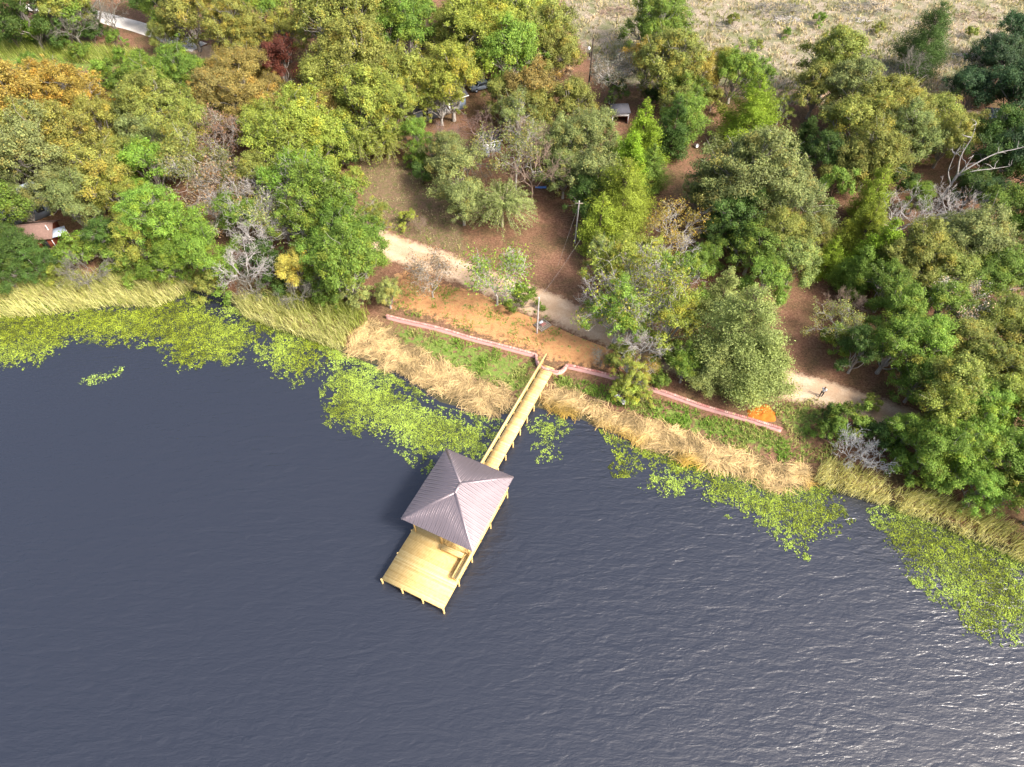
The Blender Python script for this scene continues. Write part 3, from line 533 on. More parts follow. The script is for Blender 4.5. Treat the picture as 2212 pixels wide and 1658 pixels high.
# (x, y, radius, kind, colour, where, label)
WA = 'among the trees beyond the tall green grass'; WB = 'in the woods left of the brown clearing'; WC = 'along the reed fringed bank'; WD = 'in the woods between brown clearing and open field'
WE = 'beside the small white shed'; WF = 'between the dirt road and the field'; WG = 'in the woods beyond the snag'; WH = 'over the dirt road past the walker'; WI = 'at the edge of the open field'
TREES = [
# top left
(50,20,55,'elm','dkgreen',WA),(135,15,50,'elm','olive',WA),(20,65,40,'shrub','dkgreen',WA),(80,66,38,'shrub','green',WA),(140,72,34,'shrub','dkgreen',WA),(195,70,26,'shrub','dkgreen',WA),(245,82,20,'shrub','green',WA),
(232,20,34,'bare','grey',WA),(150,45,34,'bare','grey',WA),(400,15,60,'elm','olive',WA),(505,55,66,'elmL','olive',WA),(352,0,48,'elm','green',WA),(352,80,28,'elm','olive',WA),(190,35,26,'elm','dkgreen',WA),(170,112,22,'shrub','green',WA),(260,120,20,'shrub','bright',WA),(60,135,24,'shrub','green',WA),(300,-35,50,'elm','dkgreen',WA),(560,10,60,'elm','green',WA),(600,-15,60,'elm','olive',WA),
(60,-40,70,'elm','dkgreen',WA),(170,-40,70,'elm','green',WA),(430,-40,80,'elm','olive',WA),
(385,155,66,'elmL','green',WA,'deep green tall elm beside the end of the white gravel road'),(310,158,40,'elm','bright',WA),(255,172,38,'shrub','green',WA),(215,158,32,'shrub','bright',WA),(330,185,50,'elm','green',WA),
(552,80,44,'elm','yellow',WA),(612,68,42,'elm','yellow',WA),(730,45,100,'elmL','olive',WD),(800,30,70,'elm','green',WD),(880,65,60,'elm','green',WD),(905,30,45,'pine','bright',WD),(850,-15,70,'elm','olive',WD),(680,-10,60,'elm','green',WD),
(90,190,64,'elmL','orange',WB),(40,225,75,'elm','orange',WB),(155,215,75,'elmL','orange',WB),(215,265,55,'elm','yellow',WB),(40,275,60,'elm','yellow',WB),(140,300,65,'elm','yellow',WB),(5,190,44,'elm','olive',WB),
(325,225,85,'oakL','olive',WB),(265,240,50,'oak','olive',WB),(395,255,55,'oak','olive',WB),(300,295,55,'oak','greygreen',WB),
(520,150,68,'oakL','brown',WB),(455,205,60,'oak','brown',WB),(540,225,75,'oakL','brown',WB),(605,132,42,'elm','red',WB,'small dark red leaved tree between brownish and olive oaks'),(590,190,35,'oak','brown',WB),
(650,270,85,'elmL','ygreen',WB),(600,320,70,'elm','ygreen',WB),(690,320,50,'elm','ygreen',WB),(560,280,50,'elm','ygreen',WB),
(468,290,50,'thin','pinkgrey',WB,'pinkish grey half bare tree with pale twigs in the mixed woods'),(380,310,65,'oak','olive',WB),(320,355,60,'oak','bright',WB),(420,350,55,'thin','greygreen',WB),(260,345,55,'oak','olive',WB),(205,385,65,'elm','yellow',WB),(250,420,45,'elm','ygreen',WB),
(60,335,75,'elm','greygreen',WB),(20,370,50,'elm','greygreen',WB),(118,400,50,'elm','greygreen',WB),(155,440,55,'elm','greygreen',WB),(5,505,34,'oak','dkgreen',WB),(48,440,36,'elm','greygreen',WB),(0,430,34,'elm','greygreen',WB),(-60,330,80,'oak','olive',WB),(-60,230,80,'elm','orange',WB),(-70,440,80,'oak','green',WB),
(325,465,75,'elmL','bright',WC),(390,500,60,'elm','bright',WC),(290,510,50,'elm','ygreen',WC),(430,550,55,'elm','bright',WC),(370,560,50,'oak','green',WC),
(30,535,50,'oak','dkgreen',WC),(75,565,40,'oak','dkgreen',WC),(10,585,45,'oak','dkgreen',WC),(-60,560,60,'oak','dkgreen',WC),(140,555,38,'shrub','green',WC),(180,535,42,'shrub','bright',WC),(120,590,30,'shrub','ygreen',WC),(86,590,17,'shrub','red',WC,'small red shrub behind the tall reeds'),(235,550,42,'shrub','green',WC),(280,570,38,'shrub','green',WC),(320,590,36,'shrub','bright',WC),(225,510,40,'elm','dkgreen',WC),
(172,585,44,'twig','grey',WC,'grey twiggy arching shrub behind the tall reeds'),
(490,395,60,'thin','tan',WC),(620,385,52,'bare','white',WC),(690,440,46,'bare','white',WC),(560,490,50,'bare','white',WC),(350,330,40,'bare','grey',WB),(1150,300,50,'bare','tan',WD),(1010,330,40,'bare','grey',WD),(720,590,36,'bare','grey',WC),(470,440,45,'bare','white',WC),(545,440,60,'bare','white',WC,'whitish bare dead tree with a leaning trunk above the bank'),(545,380,60,'elm','olive',WC),(520,470,50,'elm','green',WC),
(640,395,80,'loose','bright',WC),(600,440,55,'thin','pale',WC),(700,430,75,'elm','green',WC),(660,470,70,'loose','green',WC),(735,400,30,'elm','ygreen',WC),(765,385,26,'shrub','ygreen',WC),
(735,500,80,'elmL','green',WC,'deep green tall elm overhanging the left end of the dirt road'),(745,585,65,'elm','green',WC),(700,560,55,'elm','green',WC),(780,540,50,'elm','bright',WC),(715,630,45,'shrub','green',WC),(770,635,40,'shrub','pale',WC),(690,600,40,'shrub','green',WC),
(805,465,38,'loose','olive',WC),(640,580,40,'elm','straw',WC,'straw yellow leaved small tree on the bank behind the reeds'),(570,560,50,'shrub','dkgreen',WC),(520,570,45,'bare','white',WC),(480,590,45,'shrub','green',WC),(600,600,40,'shrub','dkgreen',WC),(540,610,38,'twig','grey',WC),(645,625,36,'twig','grey',WC),(450,610,38,'shrub','olive',WC),
(838,632,30,'elm','pale',WC,'pale green round small tree at the left end of the brick wall'),
# top middle
(765,130,95,'oakL','olive',WD),(700,175,65,'oak','olive',WD),(830,160,70,'oak','olive',WD),(690,240,50,'oak','brown',WD),(780,215,70,'elm','ygreen',WD),(840,235,70,'elmL','ygreen',WD),(770,290,60,'willow','ygreen',WD),(835,300,45,'willow','ygreen',WD),(730,300,45,'oak','dkgreen',WD),(745,335,35,'shrub','dkgreen',WD),
(905,175,55,'elm','ygreen',WD),(975,165,65,'elm','ygreen',WD),(950,205,50,'loose','ygreen',WD),(920,130,30,'shrub','olive',WD),
(1040,60,90,'oakL','ygreen',WD),(1120,45,80,'oakL','ygreen',WD),(1100,110,70,'oak','bright',WD),(1180,60,65,'oak','olive',WD),(1200,110,50,'oak','olive',WD),(1010,20,60,'oak','ygreen',WD),(980,70,50,'oak','olive',WD),(1060,-20,80,'oakL','ygreen',WD),(1160,-15,60,'oak','olive',WD),
(897,290,36,'elm','bright',WD,'narrow bright green elm at the top of the brown clearing'),(908,345,32,'shrub','green',WD),(912,375,28,'shrub','dkgreen',WD),
(985,365,60,'oak','greygreen',WD),(960,325,45,'oak','greygreen',WD),(1000,430,50,'oak','greygreen',WD),(965,290,36,'bare','pinkgrey',WD,'pinkish bare dead tree with long forked limbs near the dark house'),(1045,270,40,'bare','pinkgrey',WD,'pinkish bare dead tree leaning over the blue grey shed'),
(1085,435,64,'willow','pale',WD,'yellow green fan shaped willow standing alone on the brown slope'),(1115,315,60,'thin','greygreen',WD),(1150,355,50,'bare','tan',WD),(1120,250,55,'loose','greygreen',WD),(1150,190,60,'oak','brown',WD),(1090,205,45,'oak','olive',WD),(1160,240,50,'oak','olive',WD),(1205,150,34,'shrub','tan',WD),
(1235,225,60,'oak','olive',WD),(1270,300,75,'oakL','greygreen',WD),(1215,310,55,'oak','greygreen',WD),(1290,370,65,'oak','greygreen',WD),(1220,370,50,'oak','greygreen',WD),(1275,425,50,'oak','dkgreen',WD),
(1385,300,44,'cedar','cedar',WE),(1360,360,44,'cedar','cedar',WE),(1345,435,66,'cedarL','cedary',WF,'big yellow green cedar above the guyed pole'),(1295,490,44,'cedar','cedary',WF),(1405,370,36,'cedar','green',WE),(1325,345,30,'cedar','bright',WE),
(1430,60,70,'elmL','green',WI),(1420,20,55,'elm','green',WI),(1450,140,80,'elmL','olive',WI),(1395,130,42,'elm','orange',WI),(1510,150,46,'elm','orange',WI),(1475,195,50,'oak','green',WI),
(1480,245,55,'oak','green',WE),(1455,285,40,'cedar','dkgreen',WE),(1325,155,40,'thin','grey',WE),(1330,190,30,'oak','dkgreen',WE),(1410,205,22,'oak','dkgreen',WE),
(1622,255,56,'cedarL','cedar',WE,'big mid green cedar standing at the field edge track'),(1590,155,46,'elm','bright',WI),(1560,140,32,'elm','yellow',WI),(1640,160,38,'loose','green',WI),(1540,215,30,'shrub','olive',WE),(1690,230,30,'loose','olive',WI),
# centre right
(1630,380,110,'oakL','greygreen',WF),(1570,400,70,'oakL','greygreen',WF),(1700,430,85,'oakL','greygreen',WF),(1600,460,70,'oak','dkgreen',WF),(1680,510,75,'oakL','olive',WF),(1720,560,55,'oak','pale',WF),(1630,530,60,'oak','green',WF),(1550,500,45,'oak','dkgreen',WF),(1510,420,34,'oak','greygreen',WF),(1760,500,36,'elm','olive',WF),(1790,560,30,'cedar','cedar',WF),(1520,560,36,'elm','green',WF),(1740,300,30,'cedar','dkgreen',WG),(1560,300,26,'shrub','olive',WE),(1660,600,55,'oak','bright',WF),
(1585,40,14,'shrub','olive',WI),(1700,70,12,'shrub','green',WI),(1770,40,16,'shrub','bright',WI),(1900,60,14,'shrub','olive',WI),(1640,95,12,'shrub','olive',WI),(2100,70,14,'shrub','olive',WI),(1470,50,12,'shrub','olive',WI),(1830,75,10,'shrub','green',WI),(1800,130,65,'oak','olive',WI),(1770,185,55,'oak','olive',WI),(1850,190,75,'oakL','greygreen',WG),(1920,235,75,'oakL','olive',WG),(1860,270,70,'oak','olive',WG),(1960,290,70,'oakL','greygreen',WG),(1890,335,75,'oakL','olive',WG),(1840,350,55,'oak','olive',WG),(1780,330,50,'oak','dkgreen',WG),(2030,250,55,'oak','olive',WG),
(2000,95,50,'cedarL','dkgreen',WI,'dark green shaggy cedar standing out in the field with dead limbs'),(1975,130,32,'bare','grey',WI),
(2165,140,70,'oakL','bluegreen',WG),(2110,190,55,'oak','bluegreen',WG),(2205,75,55,'oak','bluegreen',WG),(2200,210,65,'oak','bluegreen',WG),(2170,280,60,'oak','dkgreen',WG),(2095,275,46,'oak','olive',WG),(2150,345,55,'oak','dkgreen',WG),(2195,340,60,'oak','bluegreen',WG),(2050,300,45,'elm','olive',WG),(2270,200,80,'oak','bluegreen',WG),(2280,330,80,'oak','dkgreen',WG),
(1800,405,42,'pine','bright',WF,'bright green tufted pine below the snag woods'),(1885,430,40,'cedar','cedary',WF),(1870,500,50,'cedarL','cedary',WF),(1900,545,50,'cedar','cedar',WF),(1930,340,36,'twig','pinkgrey',WG),(1850,590,40,'cedar','green',WF),
(2105,405,46,'oak','dkgreen',WG),(1985,425,34,'oak','green',WG),(2065,490,42,'oak','greygreen',WG),(2140,420,42,'oak','bluegreen',WG),(1950,390,34,'shrub','dkgreen',WG),(1965,450,55,'bare','white',WG,'whitish bare crown of twigs beside the big forked snag'),(2080,450,45,'bare','white',WG),
(1985,550,80,'oakL','olive',WG),(1920,620,55,'oak','green',WF),(2110,520,80,'oakL','greygreen',WG),(2180,460,60,'oak','green',WG),(2150,590,75,'oakL','green',WG),(2050,600,60,'oak','olive',WG),(2040,660,55,'elm','bright',WH),(2210,560,60,'oak','greygreen',WG),(2280,480,80,'oak','green',WG),
(1820,690,40,'thin','pale',WF),(1835,650,36,'twig','tan',WF),(1950,680,55,'elm','green',WH),(1935,745,60,'elm','green',WH),(2000,740,65,'elm','bright',WH),(2085,660,50,'thin','white',WH),(2150,700,75,'oakL','olive',WH),(2075,745,65,'oak','olive',WH),(1860,760,45,'elm','dkgreen',WH),(1815,740,40,'shrub','green',WH),
(2150,790,75,'elmL','olive',WH),(2060,830,70,'elm','olive',WH),(1990,820,50,'elm','green',WH),(2200,870,70,'elm','ygreen',WH),(2120,890,80,'elmL','bright',WH),(2040,900,65,'elm','ygreen',WH),(2090,975,75,'elmL','bright',WH),(2180,990,70,'elm','bright',WH),(2010,970,60,'elm','green',WH),(1960,935,45,'elm','bright',WH),(1950,1000,45,'shrub','green',WH),(2020,1035,45,'shrub','bright',WH),(2120,1050,50,'elm','bright',WH),(2190,1060,45,'elm','ygreen',WH),(2280,950,90,'elmL','green',WH),(2280,760,80,'elm','olive',WH),(2280,1080,70,'elm','green',WH),
(1840,905,42,'shrub','green',WC,'deep green bush with yellow leaves between the road and the bank'),(1800,930,38,'shrub','green',WC),(1885,870,22,'shrub','olive',WC),(1790,905,30,'shrub','dkgreen',WC),(1900,940,42,'shrub','dkgreen',WC),(1845,965,40,'twig','silver',WC,'silver grey dead bush on the bank above the reeds'),(1885,985,34,'twig','silver',WC,'smaller silver grey dead bush next to the dark shrub on the bank'),
(1340,580,70,'loose','ygreen',WF),(1400,620,80,'thin','ygreen',WF,'big half bare tree with white limbs over the dirt road'),(1470,610,65,'loose','bright',WF),(1340,670,75,'loose','bright',WF),(1450,690,70,'loose','ygreen',WF),(1400,560,55,'loose','ygreen',WF),(1300,540,36,'loose','pale',WF),
(1462,480,46,'thin','orange',WF,'thin orange tinged tree with whitish twigs by the half bare tree'),(1395,720,50,'bare','white',WF,'whitish bare dead limbs hanging over the edge of the dirt road'),(1290,610,34,'bare','tan',WF),(1325,625,55,'bare','white',WF),(1450,560,52,'bare','white',WF),(1385,650,62,'bare','white',WF),(1420,600,56,'bare','white',WF),
(1600,730,95,'cedarL','pale',WC,'big pale green cedar between the dirt road and the brick wall'),(1560,640,45,'cedar','pale',WF),(1650,790,55,'cedar','pale',WC),(1545,800,45,'cedar','pale',WC),
(1480,790,36,'elm','bright',WC,'small bright green tree with a pale trunk behind the brick wall'),(1365,810,42,'loose','ygreen',WC),(1340,775,36,'shrub','olive',WC),(1300,770,24,'twig','grey',WC),(1390,800,30,'thin','orange',WC),(1350,845,34,'shrub','ygreen',WC),(1385,850,26,'shrub','ygreen',WC),(1420,820,30,'shrub','green',WC),(1440,760,40,'shrub','green',WC),
(1073,585,40,'sapling','bright',WC,'slender bright green sapling standing before the dirt road'),(1128,640,38,'shrub','green',WC),(930,590,28,'sapling','tan',WC,'nearly bare leaning sapling on the sandy bank'),(880,470,22,'shrub','ygreen',WC,'small yellow green shrub in the brown clearing'),(905,480,20,'twig','tan',WC,'little tan brush heap of twigs in the brown clearing'),
]
for a in TREES: tree(*a)
from collections import Counter
_c = Counter(l for _, l, _ in TLOG)
for t_, l1, l2 in TLOG:
    if _c[l1] > 1 and len(l2.split()) <= 16: t_['label'] = l2
# ------------------------------------------------------------------ shore plants
def scatter(P, per, rg, clip=None):
    P = np.asarray(P); lo, hi = P.min(0), P.max(0); n = int((hi[0]-lo[0])*(hi[1]-lo[1])*per); x_ = rg.uniform(lo[0], hi[0], n); y_ = rg.uniform(lo[1], hi[1], n); k = inpoly(x_, y_, P); return x_[k], y_[k]
def blades(B, D, L, W, bend, rg, v, tn, seg=4):
    """curved tapering blades: base B, lean direction D (horizontal), length L, width W, bend 0..1 (0 upright, 1 bowed right over)"""
    n = len(B); t = np.linspace(0, 1, seg+1); side = np.stack([-D[:, 1], D[:, 0], 0*D[:, 0]], 1); ja = rg.uniform(-1, 1, n)[:, None]; side = unit(side+np.stack([D[:, 0], D[:, 1], 0*D[:, 0]], 1)*ja)
    Vs = []
    for k in range(seg+1):
        out = (bend*t[k]**1.7)*L; z = L*(t[k]-.55*bend*t[k]**2.2); c = B+np.stack([D[:, 0]*out, D[:, 1]*out, z], 1); wd = (W*(1-t[k]**2*.9))[:, None]/2
        Vs += [c-side*wd, c+side*wd]
    V = np.stack(Vs, 1).reshape(-1, 3); m = 2*(seg+1); i0 = np.arange(n)*m; F = np.concatenate([np.stack([i0+2*k, i0+2*k+1, i0+2*k+3, i0+2*k+2], 1) for k in range(seg)])
    return V, F, np.repeat(v, m), np.repeat(tn, m)
def stuff(name, V, F, v, t, m, label, cat):
    return obj(name, mesh(name, V, F, {'v': np.clip(v, 0, 1), 't': np.clip(t, 0, 1)}, (M[m],)), kind='stuff', label=label, category=cat)
def reeds(Pd, label, per=30, seed=0, hgt=2.3, tan=.4):
    rg = np.random.default_rng(seed); P = poly_world(Pd); x_, y_ = scatter(P, per, rg); d = sd(x_, y_); n = len(x_); cl = vnoise(x_, y_, 1.3, seed); keep = rg.random(n) < .35+.9*cl; x_, y_, d, cl = x_[keep], y_[keep], d[keep], cl[keep]; n = len(x_)
    a = rg.normal(-2.2, .75, n)+(cl-.5)*1.5; D = np.stack([np.cos(a), np.sin(a)], 1); L = hgt*rg.uniform(.55, 1.1, n)*(.7+.5*cl); bend = np.clip(rg.normal(.30, .18, n), .02, .9)
    front = np.clip(1-(d-.3)/4.5, 0, 1); tn = np.clip(tan*.3+front*tan*1.25+rg.normal(0, .26, n), 0, 1); v = np.clip(rg.normal(.5, .22, n), 0, 1)
    stuff('reed_bed', *blades(np.stack([x_, y_, np.maximum(H(x_, y_), -.2)-.05], 1), D, L, rg.uniform(.035, .075, n), bend, rg, v, tn), 'reed', label, 'reeds')
reeds([(-250, 610), (0, 608), (140, 600), (300, 590), (420, 595), (470, 610), (440, 640), (420, 628), (345, 672), (250, 668), (100, 690), (0, 700), (-250, 690)], 'long bed of tall tan and green reeds along the wooded bank', 58, 1, 2.6, .42)
reeds([(505, 650), (560, 640), (640, 640), (720, 655), (800, 680), (790, 710), (755, 730), (745, 765), (690, 745), (600, 715), (530, 690)], 'reed clump arching over the water left of the flattened straw', 61, 2, 2.6, .42)
reeds([(1770, 1000), (1830, 1000), (1890, 1035), (1925, 1060), (1915, 1095), (1880, 1090), (1800, 1065), (1755, 1045)], 'short bed of yellow reeds below the silver dead bush', 61, 3, 2.4, .7)
reeds([(1930, 1060), (2010, 1070), (2120, 1110), (2212, 1150), (2500, 1230), (2500, 1300), (2212, 1225), (2140, 1190), (2040, 1145), (1930, 1105)], 'long bed of yellow reeds below the bright green trees', 61, 4, 2.4, .65)
reeds([(-100, 85), (60, 92), (180, 98), (300, 108), (310, 130), (230, 145), (100, 128), (-100, 130)], 'band of tall bright green grass below the white gravel road', 22, 5, 2.2, .12)
def straw(Pd, label, per=60, seed=0, gold=.0):
    rg = np.random.default_rng(seed); P = poly_world(Pd); x_, y_ = scatter(P, per, rg); n = len(x_); cl = vnoise(x_, y_, 1.6, seed); ed = edge_dist(x_, y_, P); k = (rg.random(n) < (.15+1.1*cl)*np.clip(.12+ed/1.6+(vnoise(x_, y_, 1.4, seed+8)-.5)*1.2, 0, 1)); x_, y_, cl = x_[k], y_[k], cl[k]; n = len(x_)
    a = vnoise(x_, y_, 2.6, seed+3)*9+rg.normal(0, .55, n); D = np.stack([np.cos(a), np.sin(a)], 1); L = rg.uniform(.7, 1.9, n); d = sd(x_, y_)
    z = np.maximum(H(x_, y_), .0)+.03+cl*.35*rg.random(n); bend = np.full(n, 1.15)
    m = 6; t = np.linspace(-.5, .5, 3); Vs = []; side = np.stack([-D[:, 1], D[:, 0], rg.normal(0, .35, n)], 1); W = rg.uniform(.02, .05, n); sl2 = rg.normal(0, .14, n)
    for q in t:
        c = np.stack([x_+D[:, 0]*L*q, y_+D[:, 1]*L*q, z+L*q*sl2+.12*(1-4*q*q)], 1); Vs += [c-side*W[:, None]/2, c+side*W[:, None]/2]
    V = np.stack(Vs, 1).reshape(-1, 3); i0 = np.arange(n)*6; F = np.concatenate([np.stack([i0+2*q, i0+2*q+1, i0+2*q+3, i0+2*q+2], 1) for q in range(2)])
    tn = np.clip(1-gold*np.clip(1-d/1.8, 0, 1)*np.clip(vnoise(x_, y_, 3.5, 31)*2.6-.7, 0, 1)*1.3+rg.normal(0, .12, n), 0, 1); v = np.clip(rg.normal(.5, .25, n)+(vnoise(x_, y_, .9, seed+21)-.5)*.9, 0, 1)
    stuff('flattened_reeds', V, F, np.repeat(v, 6), np.repeat(tn, 6), 'straw', label, 'dead reeds')
straw([(745, 735), (800, 690), (850, 710), (870, 735), (930, 765), (1010, 800), (1090, 830), (1120, 850), (1115, 885), (1075, 905), (1010, 893), (950, 868), (905, 830), (850, 812), (810, 795), (750, 770)], 'tangle of flattened pale straw left of the pier', 120, 6)
straw([(1160, 870), (1190, 825), (1240, 845), (1330, 880), (1420, 905), (1510, 940), (1620, 975), (1700, 1000), (1740, 1000), (1765, 1050), (1700, 1070), (1600, 1045), (1500, 1010), (1420, 985), (1340, 945), (1260, 910), (1180, 890)], 'long tangle of flattened straw right of the pier with golden edge', 120, 7, .75)
def grass(Pd, label, per=40, seed=0, hgt=.45, tan=.25, m='grass', wd=.05, nm='grass', thr=.25):
    rg = np.random.default_rng(seed); P = poly_world(Pd); x_, y_ = scatter(P, per, rg); n = len(x_); cl = vnoise(x_, y_, 1.5, seed)*.6+vnoise(x_, y_, .6, seed+1)*.4; k = rg.random(n) < (cl-thr)*2.6; x_, y_, cl = x_[k], y_[k], cl[k]; n = len(x_)
    a = rg.uniform(0, 6.283, n); D = np.stack([np.cos(a), np.sin(a)], 1); L = hgt*rg.uniform(.5, 1.3, n)*(.5+cl); big = vnoise(x_, y_, 4.0, seed+5)
    stuff(nm, *blades(np.stack([x_, y_, H(x_, y_)-.02], 1), D, L, wd*rg.uniform(.7, 1.5, n), np.clip(rg.normal(.55, .2, n), .1, .9), rg, np.clip(rg.normal(.5, .2, n)+(cl-.5)*.5, 0, 1), np.clip(tan+rg.normal(0, .18, n)+(big-.5)*.9, 0, 1), 2), m, label, 'grass')
grass([(830, 695), (1000, 735), (1160, 778), (1165, 850), (1120, 860), (1030, 815), (930, 775), (860, 730)], 'green weeds between the brick wall and the straw left of the pier', 60, 8, .5, .36, wd=.09, thr=.36)
grass([(1195, 810), (1320, 835), (1500, 885), (1690, 935), (1720, 985), (1690, 1005), (1600, 975), (1480, 930), (1380, 895), (1260, 850), (1195, 840)], 'bright green weeds below the right brick wall', 70, 9, .5, .25, wd=.10, thr=.30)
grass([(850, 600), (920, 600), (1050, 645), (1200, 690), (1240, 770), (1200, 785), (1160, 755), (1000, 715), (850, 675)], 'sparse grass tufts on the orange sandy bank', 40, 10, .35, .3, wd=.08, thr=.42)
grass([(800, 430), (900, 470), (1000, 540), (1010, 575), (900, 535), (820, 495)], 'low grass along the upper verge of the dirt road', 20, 11, .3, .45, wd=.08, thr=.35)
grass([(775, 350), (900, 360), (980, 430), (1000, 545), (880, 505), (800, 460)], 'short dry brown grass of the clearing among the trees', 16, 17, .22, .62, 'drygrass', .09, 'clearing_grass', .34)
grass([(1660, 880), (1750, 860), (1830, 880), (1800, 1000), (1720, 1000), (1700, 930)], 'rough grass between the orange sand pile and the dark bushes', 40, 16, .5, .4, wd=.09, thr=.25)
FW = [(1200, -60), (1250, 60), (1290, 140), (1480, 195), (1640, 208), (1780, 220), (1960, 210), (2060, 185), (2260, 150), (2400, 60), (2400, -100)]
grass(FW, 'dry straw coloured grass of the open field with green patches', 5.5, 12, .8, .62, 'drygrass', .2, 'field_grass', .33)
def weeds(Pd, label, per=60, seed=0, pale=.5, thr=.33):
    thr -= .03; rg = np.random.default_rng(seed); P = at(np.array([p[0] for p in Pd], float), np.array([p[1] for p in Pd], float), 0)[:, :2]; x_, y_ = scatter(P, per, rg); e = edge_dist(x_, y_, P)
    dd = -sd(x_, y_); rag = np.clip(1-e/min(3.2, .45*math.sqrt(np.ptp(P[:, 0])*np.ptp(P[:, 1]))*.6), 0, 1)*np.clip(dd/1.5, 0, 1); den = vnoise(x_, y_, 1.6, seed)*.25+vnoise(x_, y_, .42, seed+2)*.33+vnoise(x_, y_, .2, seed+9)*.42-.62*rag*(.25+vnoise(x_, y_, 1.3, seed+7)); k = (rg.random(len(x_)) < np.clip((den-thr)/.26+.5, .0, 1)) & (dd > -.4); x_, y_, e = x_[k], y_[k], e[k]; n = len(x_)
    big = vnoise(x_, y_, 4.5, seed+4); C = np.stack([x_, y_, .02+.09*rg.random(n)**1.5], 1); nr = unit(np.stack([rg.normal(0, .5, n), rg.normal(0, .5, n), np.ones(n)], 1))
    V, F = leaves(C, nr, .05+.13*rg.random(n)**1.8, rg, .8); out = np.clip(1-e/3.0, 0, 1)
    stuff('water_weeds', V, F, np.repeat(np.clip(rg.normal(.5, .26, n)+(big-.5)*.45+(vnoise(x_, y_, .55, seed+12)-.5)*.8, 0, 1), 4), np.repeat(np.clip(pale-.25+.5*out*pale*2*.6+(big-.5)*.7+rg.normal(0, .15, n), 0, 1), 4), 'weed', label, 'water weeds')
weeds([(-200, 640), (0, 645), (100, 650), (330, 640), (410, 630), (520, 670), (560, 700), (562, 755), (525, 788), (450, 800), (392, 812), (340, 782), (312, 756), (240, 752), (160, 745), (90, 795), (20, 806), (-200, 800)], 'floating weed mat in front of the long tall reed bed', 285, 20, .35, .29)
weeds([(555, 690), (620, 705), (720, 745), (745, 775), (700, 800), (690, 832), (630, 842), (572, 812), (545, 780)], 'floating weed mat below the arching reed clump', 285, 21, .35, .29)
weeds([(690, 745), (735, 760), (830, 800), (900, 838), (950, 878), (1050, 900), (1095, 908), (1062, 985), (1010, 1000), (965, 990), (925, 1028), (890, 1018), (868, 988), (800, 952), (722, 932), (693, 915), (690, 850), (685, 800)], 'big floating weed mat between the straw and the pavilion roof', 296, 22, .55, .27)
weeds([(160, 828), (200, 806), (282, 782), (272, 818), (215, 838)], 'small loose raft of floating weeds out on open water', 262, 23, .8, .33)
weeds([(1112, 905), (1200, 893), (1245, 925), (1205, 962), (1218, 992), (1180, 1014), (1142, 995), (1150, 950)], 'loose floating weeds beside the right of the walkway', 262, 24, .5, .36)
weeds([(1290, 925), (1345, 950), (1420, 975), (1560, 1015), (1460, 1035), (1395, 1012), (1370, 1032), (1325, 1034), (1312, 1010), (1330, 990)], 'golden green floating weeds along the golden straw edge', 285, 25, .3, .3)
weeds([(1372, 1052), (1430, 1005), (1550, 1018), (1700, 1050), (1800, 1050), (1845, 1110), (1856, 1162), (1790, 1186), (1745, 1214), (1690, 1196), (1668, 1160), (1566, 1118), (1500, 1082), (1400, 1072)], 'floating weed mat below the long straw tangle', 273, 26, .5, .29)
weeds([(1868, 1100), (1935, 1085), (2085, 1140), (2200, 1190), (2260, 1245), (2300, 1390), (2150, 1400), (2082, 1376), (2012, 1304), (1958, 1250), (1900, 1190)], 'wide floating weed mat off the yellow reed bed', 262, 27, .6, .29)
# ------------------------------------------------------------------ poles, pallet, sand pile, sheds, car, person
def P3(xd, yd): p = gnd(np.array(float(xd)), np.array(float(yd))); return np.array([float(p[0]), float(p[1]), float(p[2])])
def sub(name, m, mt, parent): return obj(name, m.mesh(name, M[mt]), parent)
def pole(xd, yd, h, mt, label, r=.11, lean=(0, 0)):
    b = P3(xd, yd); t = thing('utility_pole', label, 'pole', b); sub('pole', MB().tube([(0, 0, -.5), (lean[0]*.5, lean[1]*.5, h/2), (lean[0], lean[1], h)], [r*1.15, r, r*.8], 8), mt, t); return t, b
t, b = pole(1160, 720, 6.2, 'pole', 'thin grey pole standing at the brick pallet', .09)
sub('insulator', MB().tube([(0, 0, 6.2), (0, 0, 6.32)], [.06, .05], 6), 'white', t); d = P3(1245, 600)-b
sub('wire', MB().tube([(0, 0, 6.15), d*.25+np.array([0, 0, 6.0]), d*.5+np.array([0, 0, 6.0]), d*.99+np.array([0, 0, 6.6])], .007, 3), 'wire', t)
t, b = pole(1242, 525, 7.2, 'pole', 'grey guyed pole on the brown slope above the dirt road', .10); g2 = P3(1205, 575)-b
sub('guy_wire', MB().tube([(0, 0, 6.7), g2], .011, 3), 'wire', t); sub('crossarm', MB().box((0, 0, 6.8), (1.1, .09, .1)), 'dullwood', t)
t, b = pole(1269, 212, 10.5, 'darkpole', 'tall dark pole with a white lamp near the open field', .13)
sub('lamp_arm', MB().tube([(0, 0, 9.0), (-.35, -.2, 9.15), (-.6, -.35, 9.1)], .03, 5), 'darkpole', t); sub('lamp_head', MB().tube([(-.6, -.35, 9.2), (-.62, -.36, 8.95), (-.62, -.36, 8.75)], [.12, .24, .16], 8), 'white', t); sub('transformer', MB().tube([(-.3, .02, 7.4), (-.3, .02, 8.1)], .18, 8), 'darkpole', t)
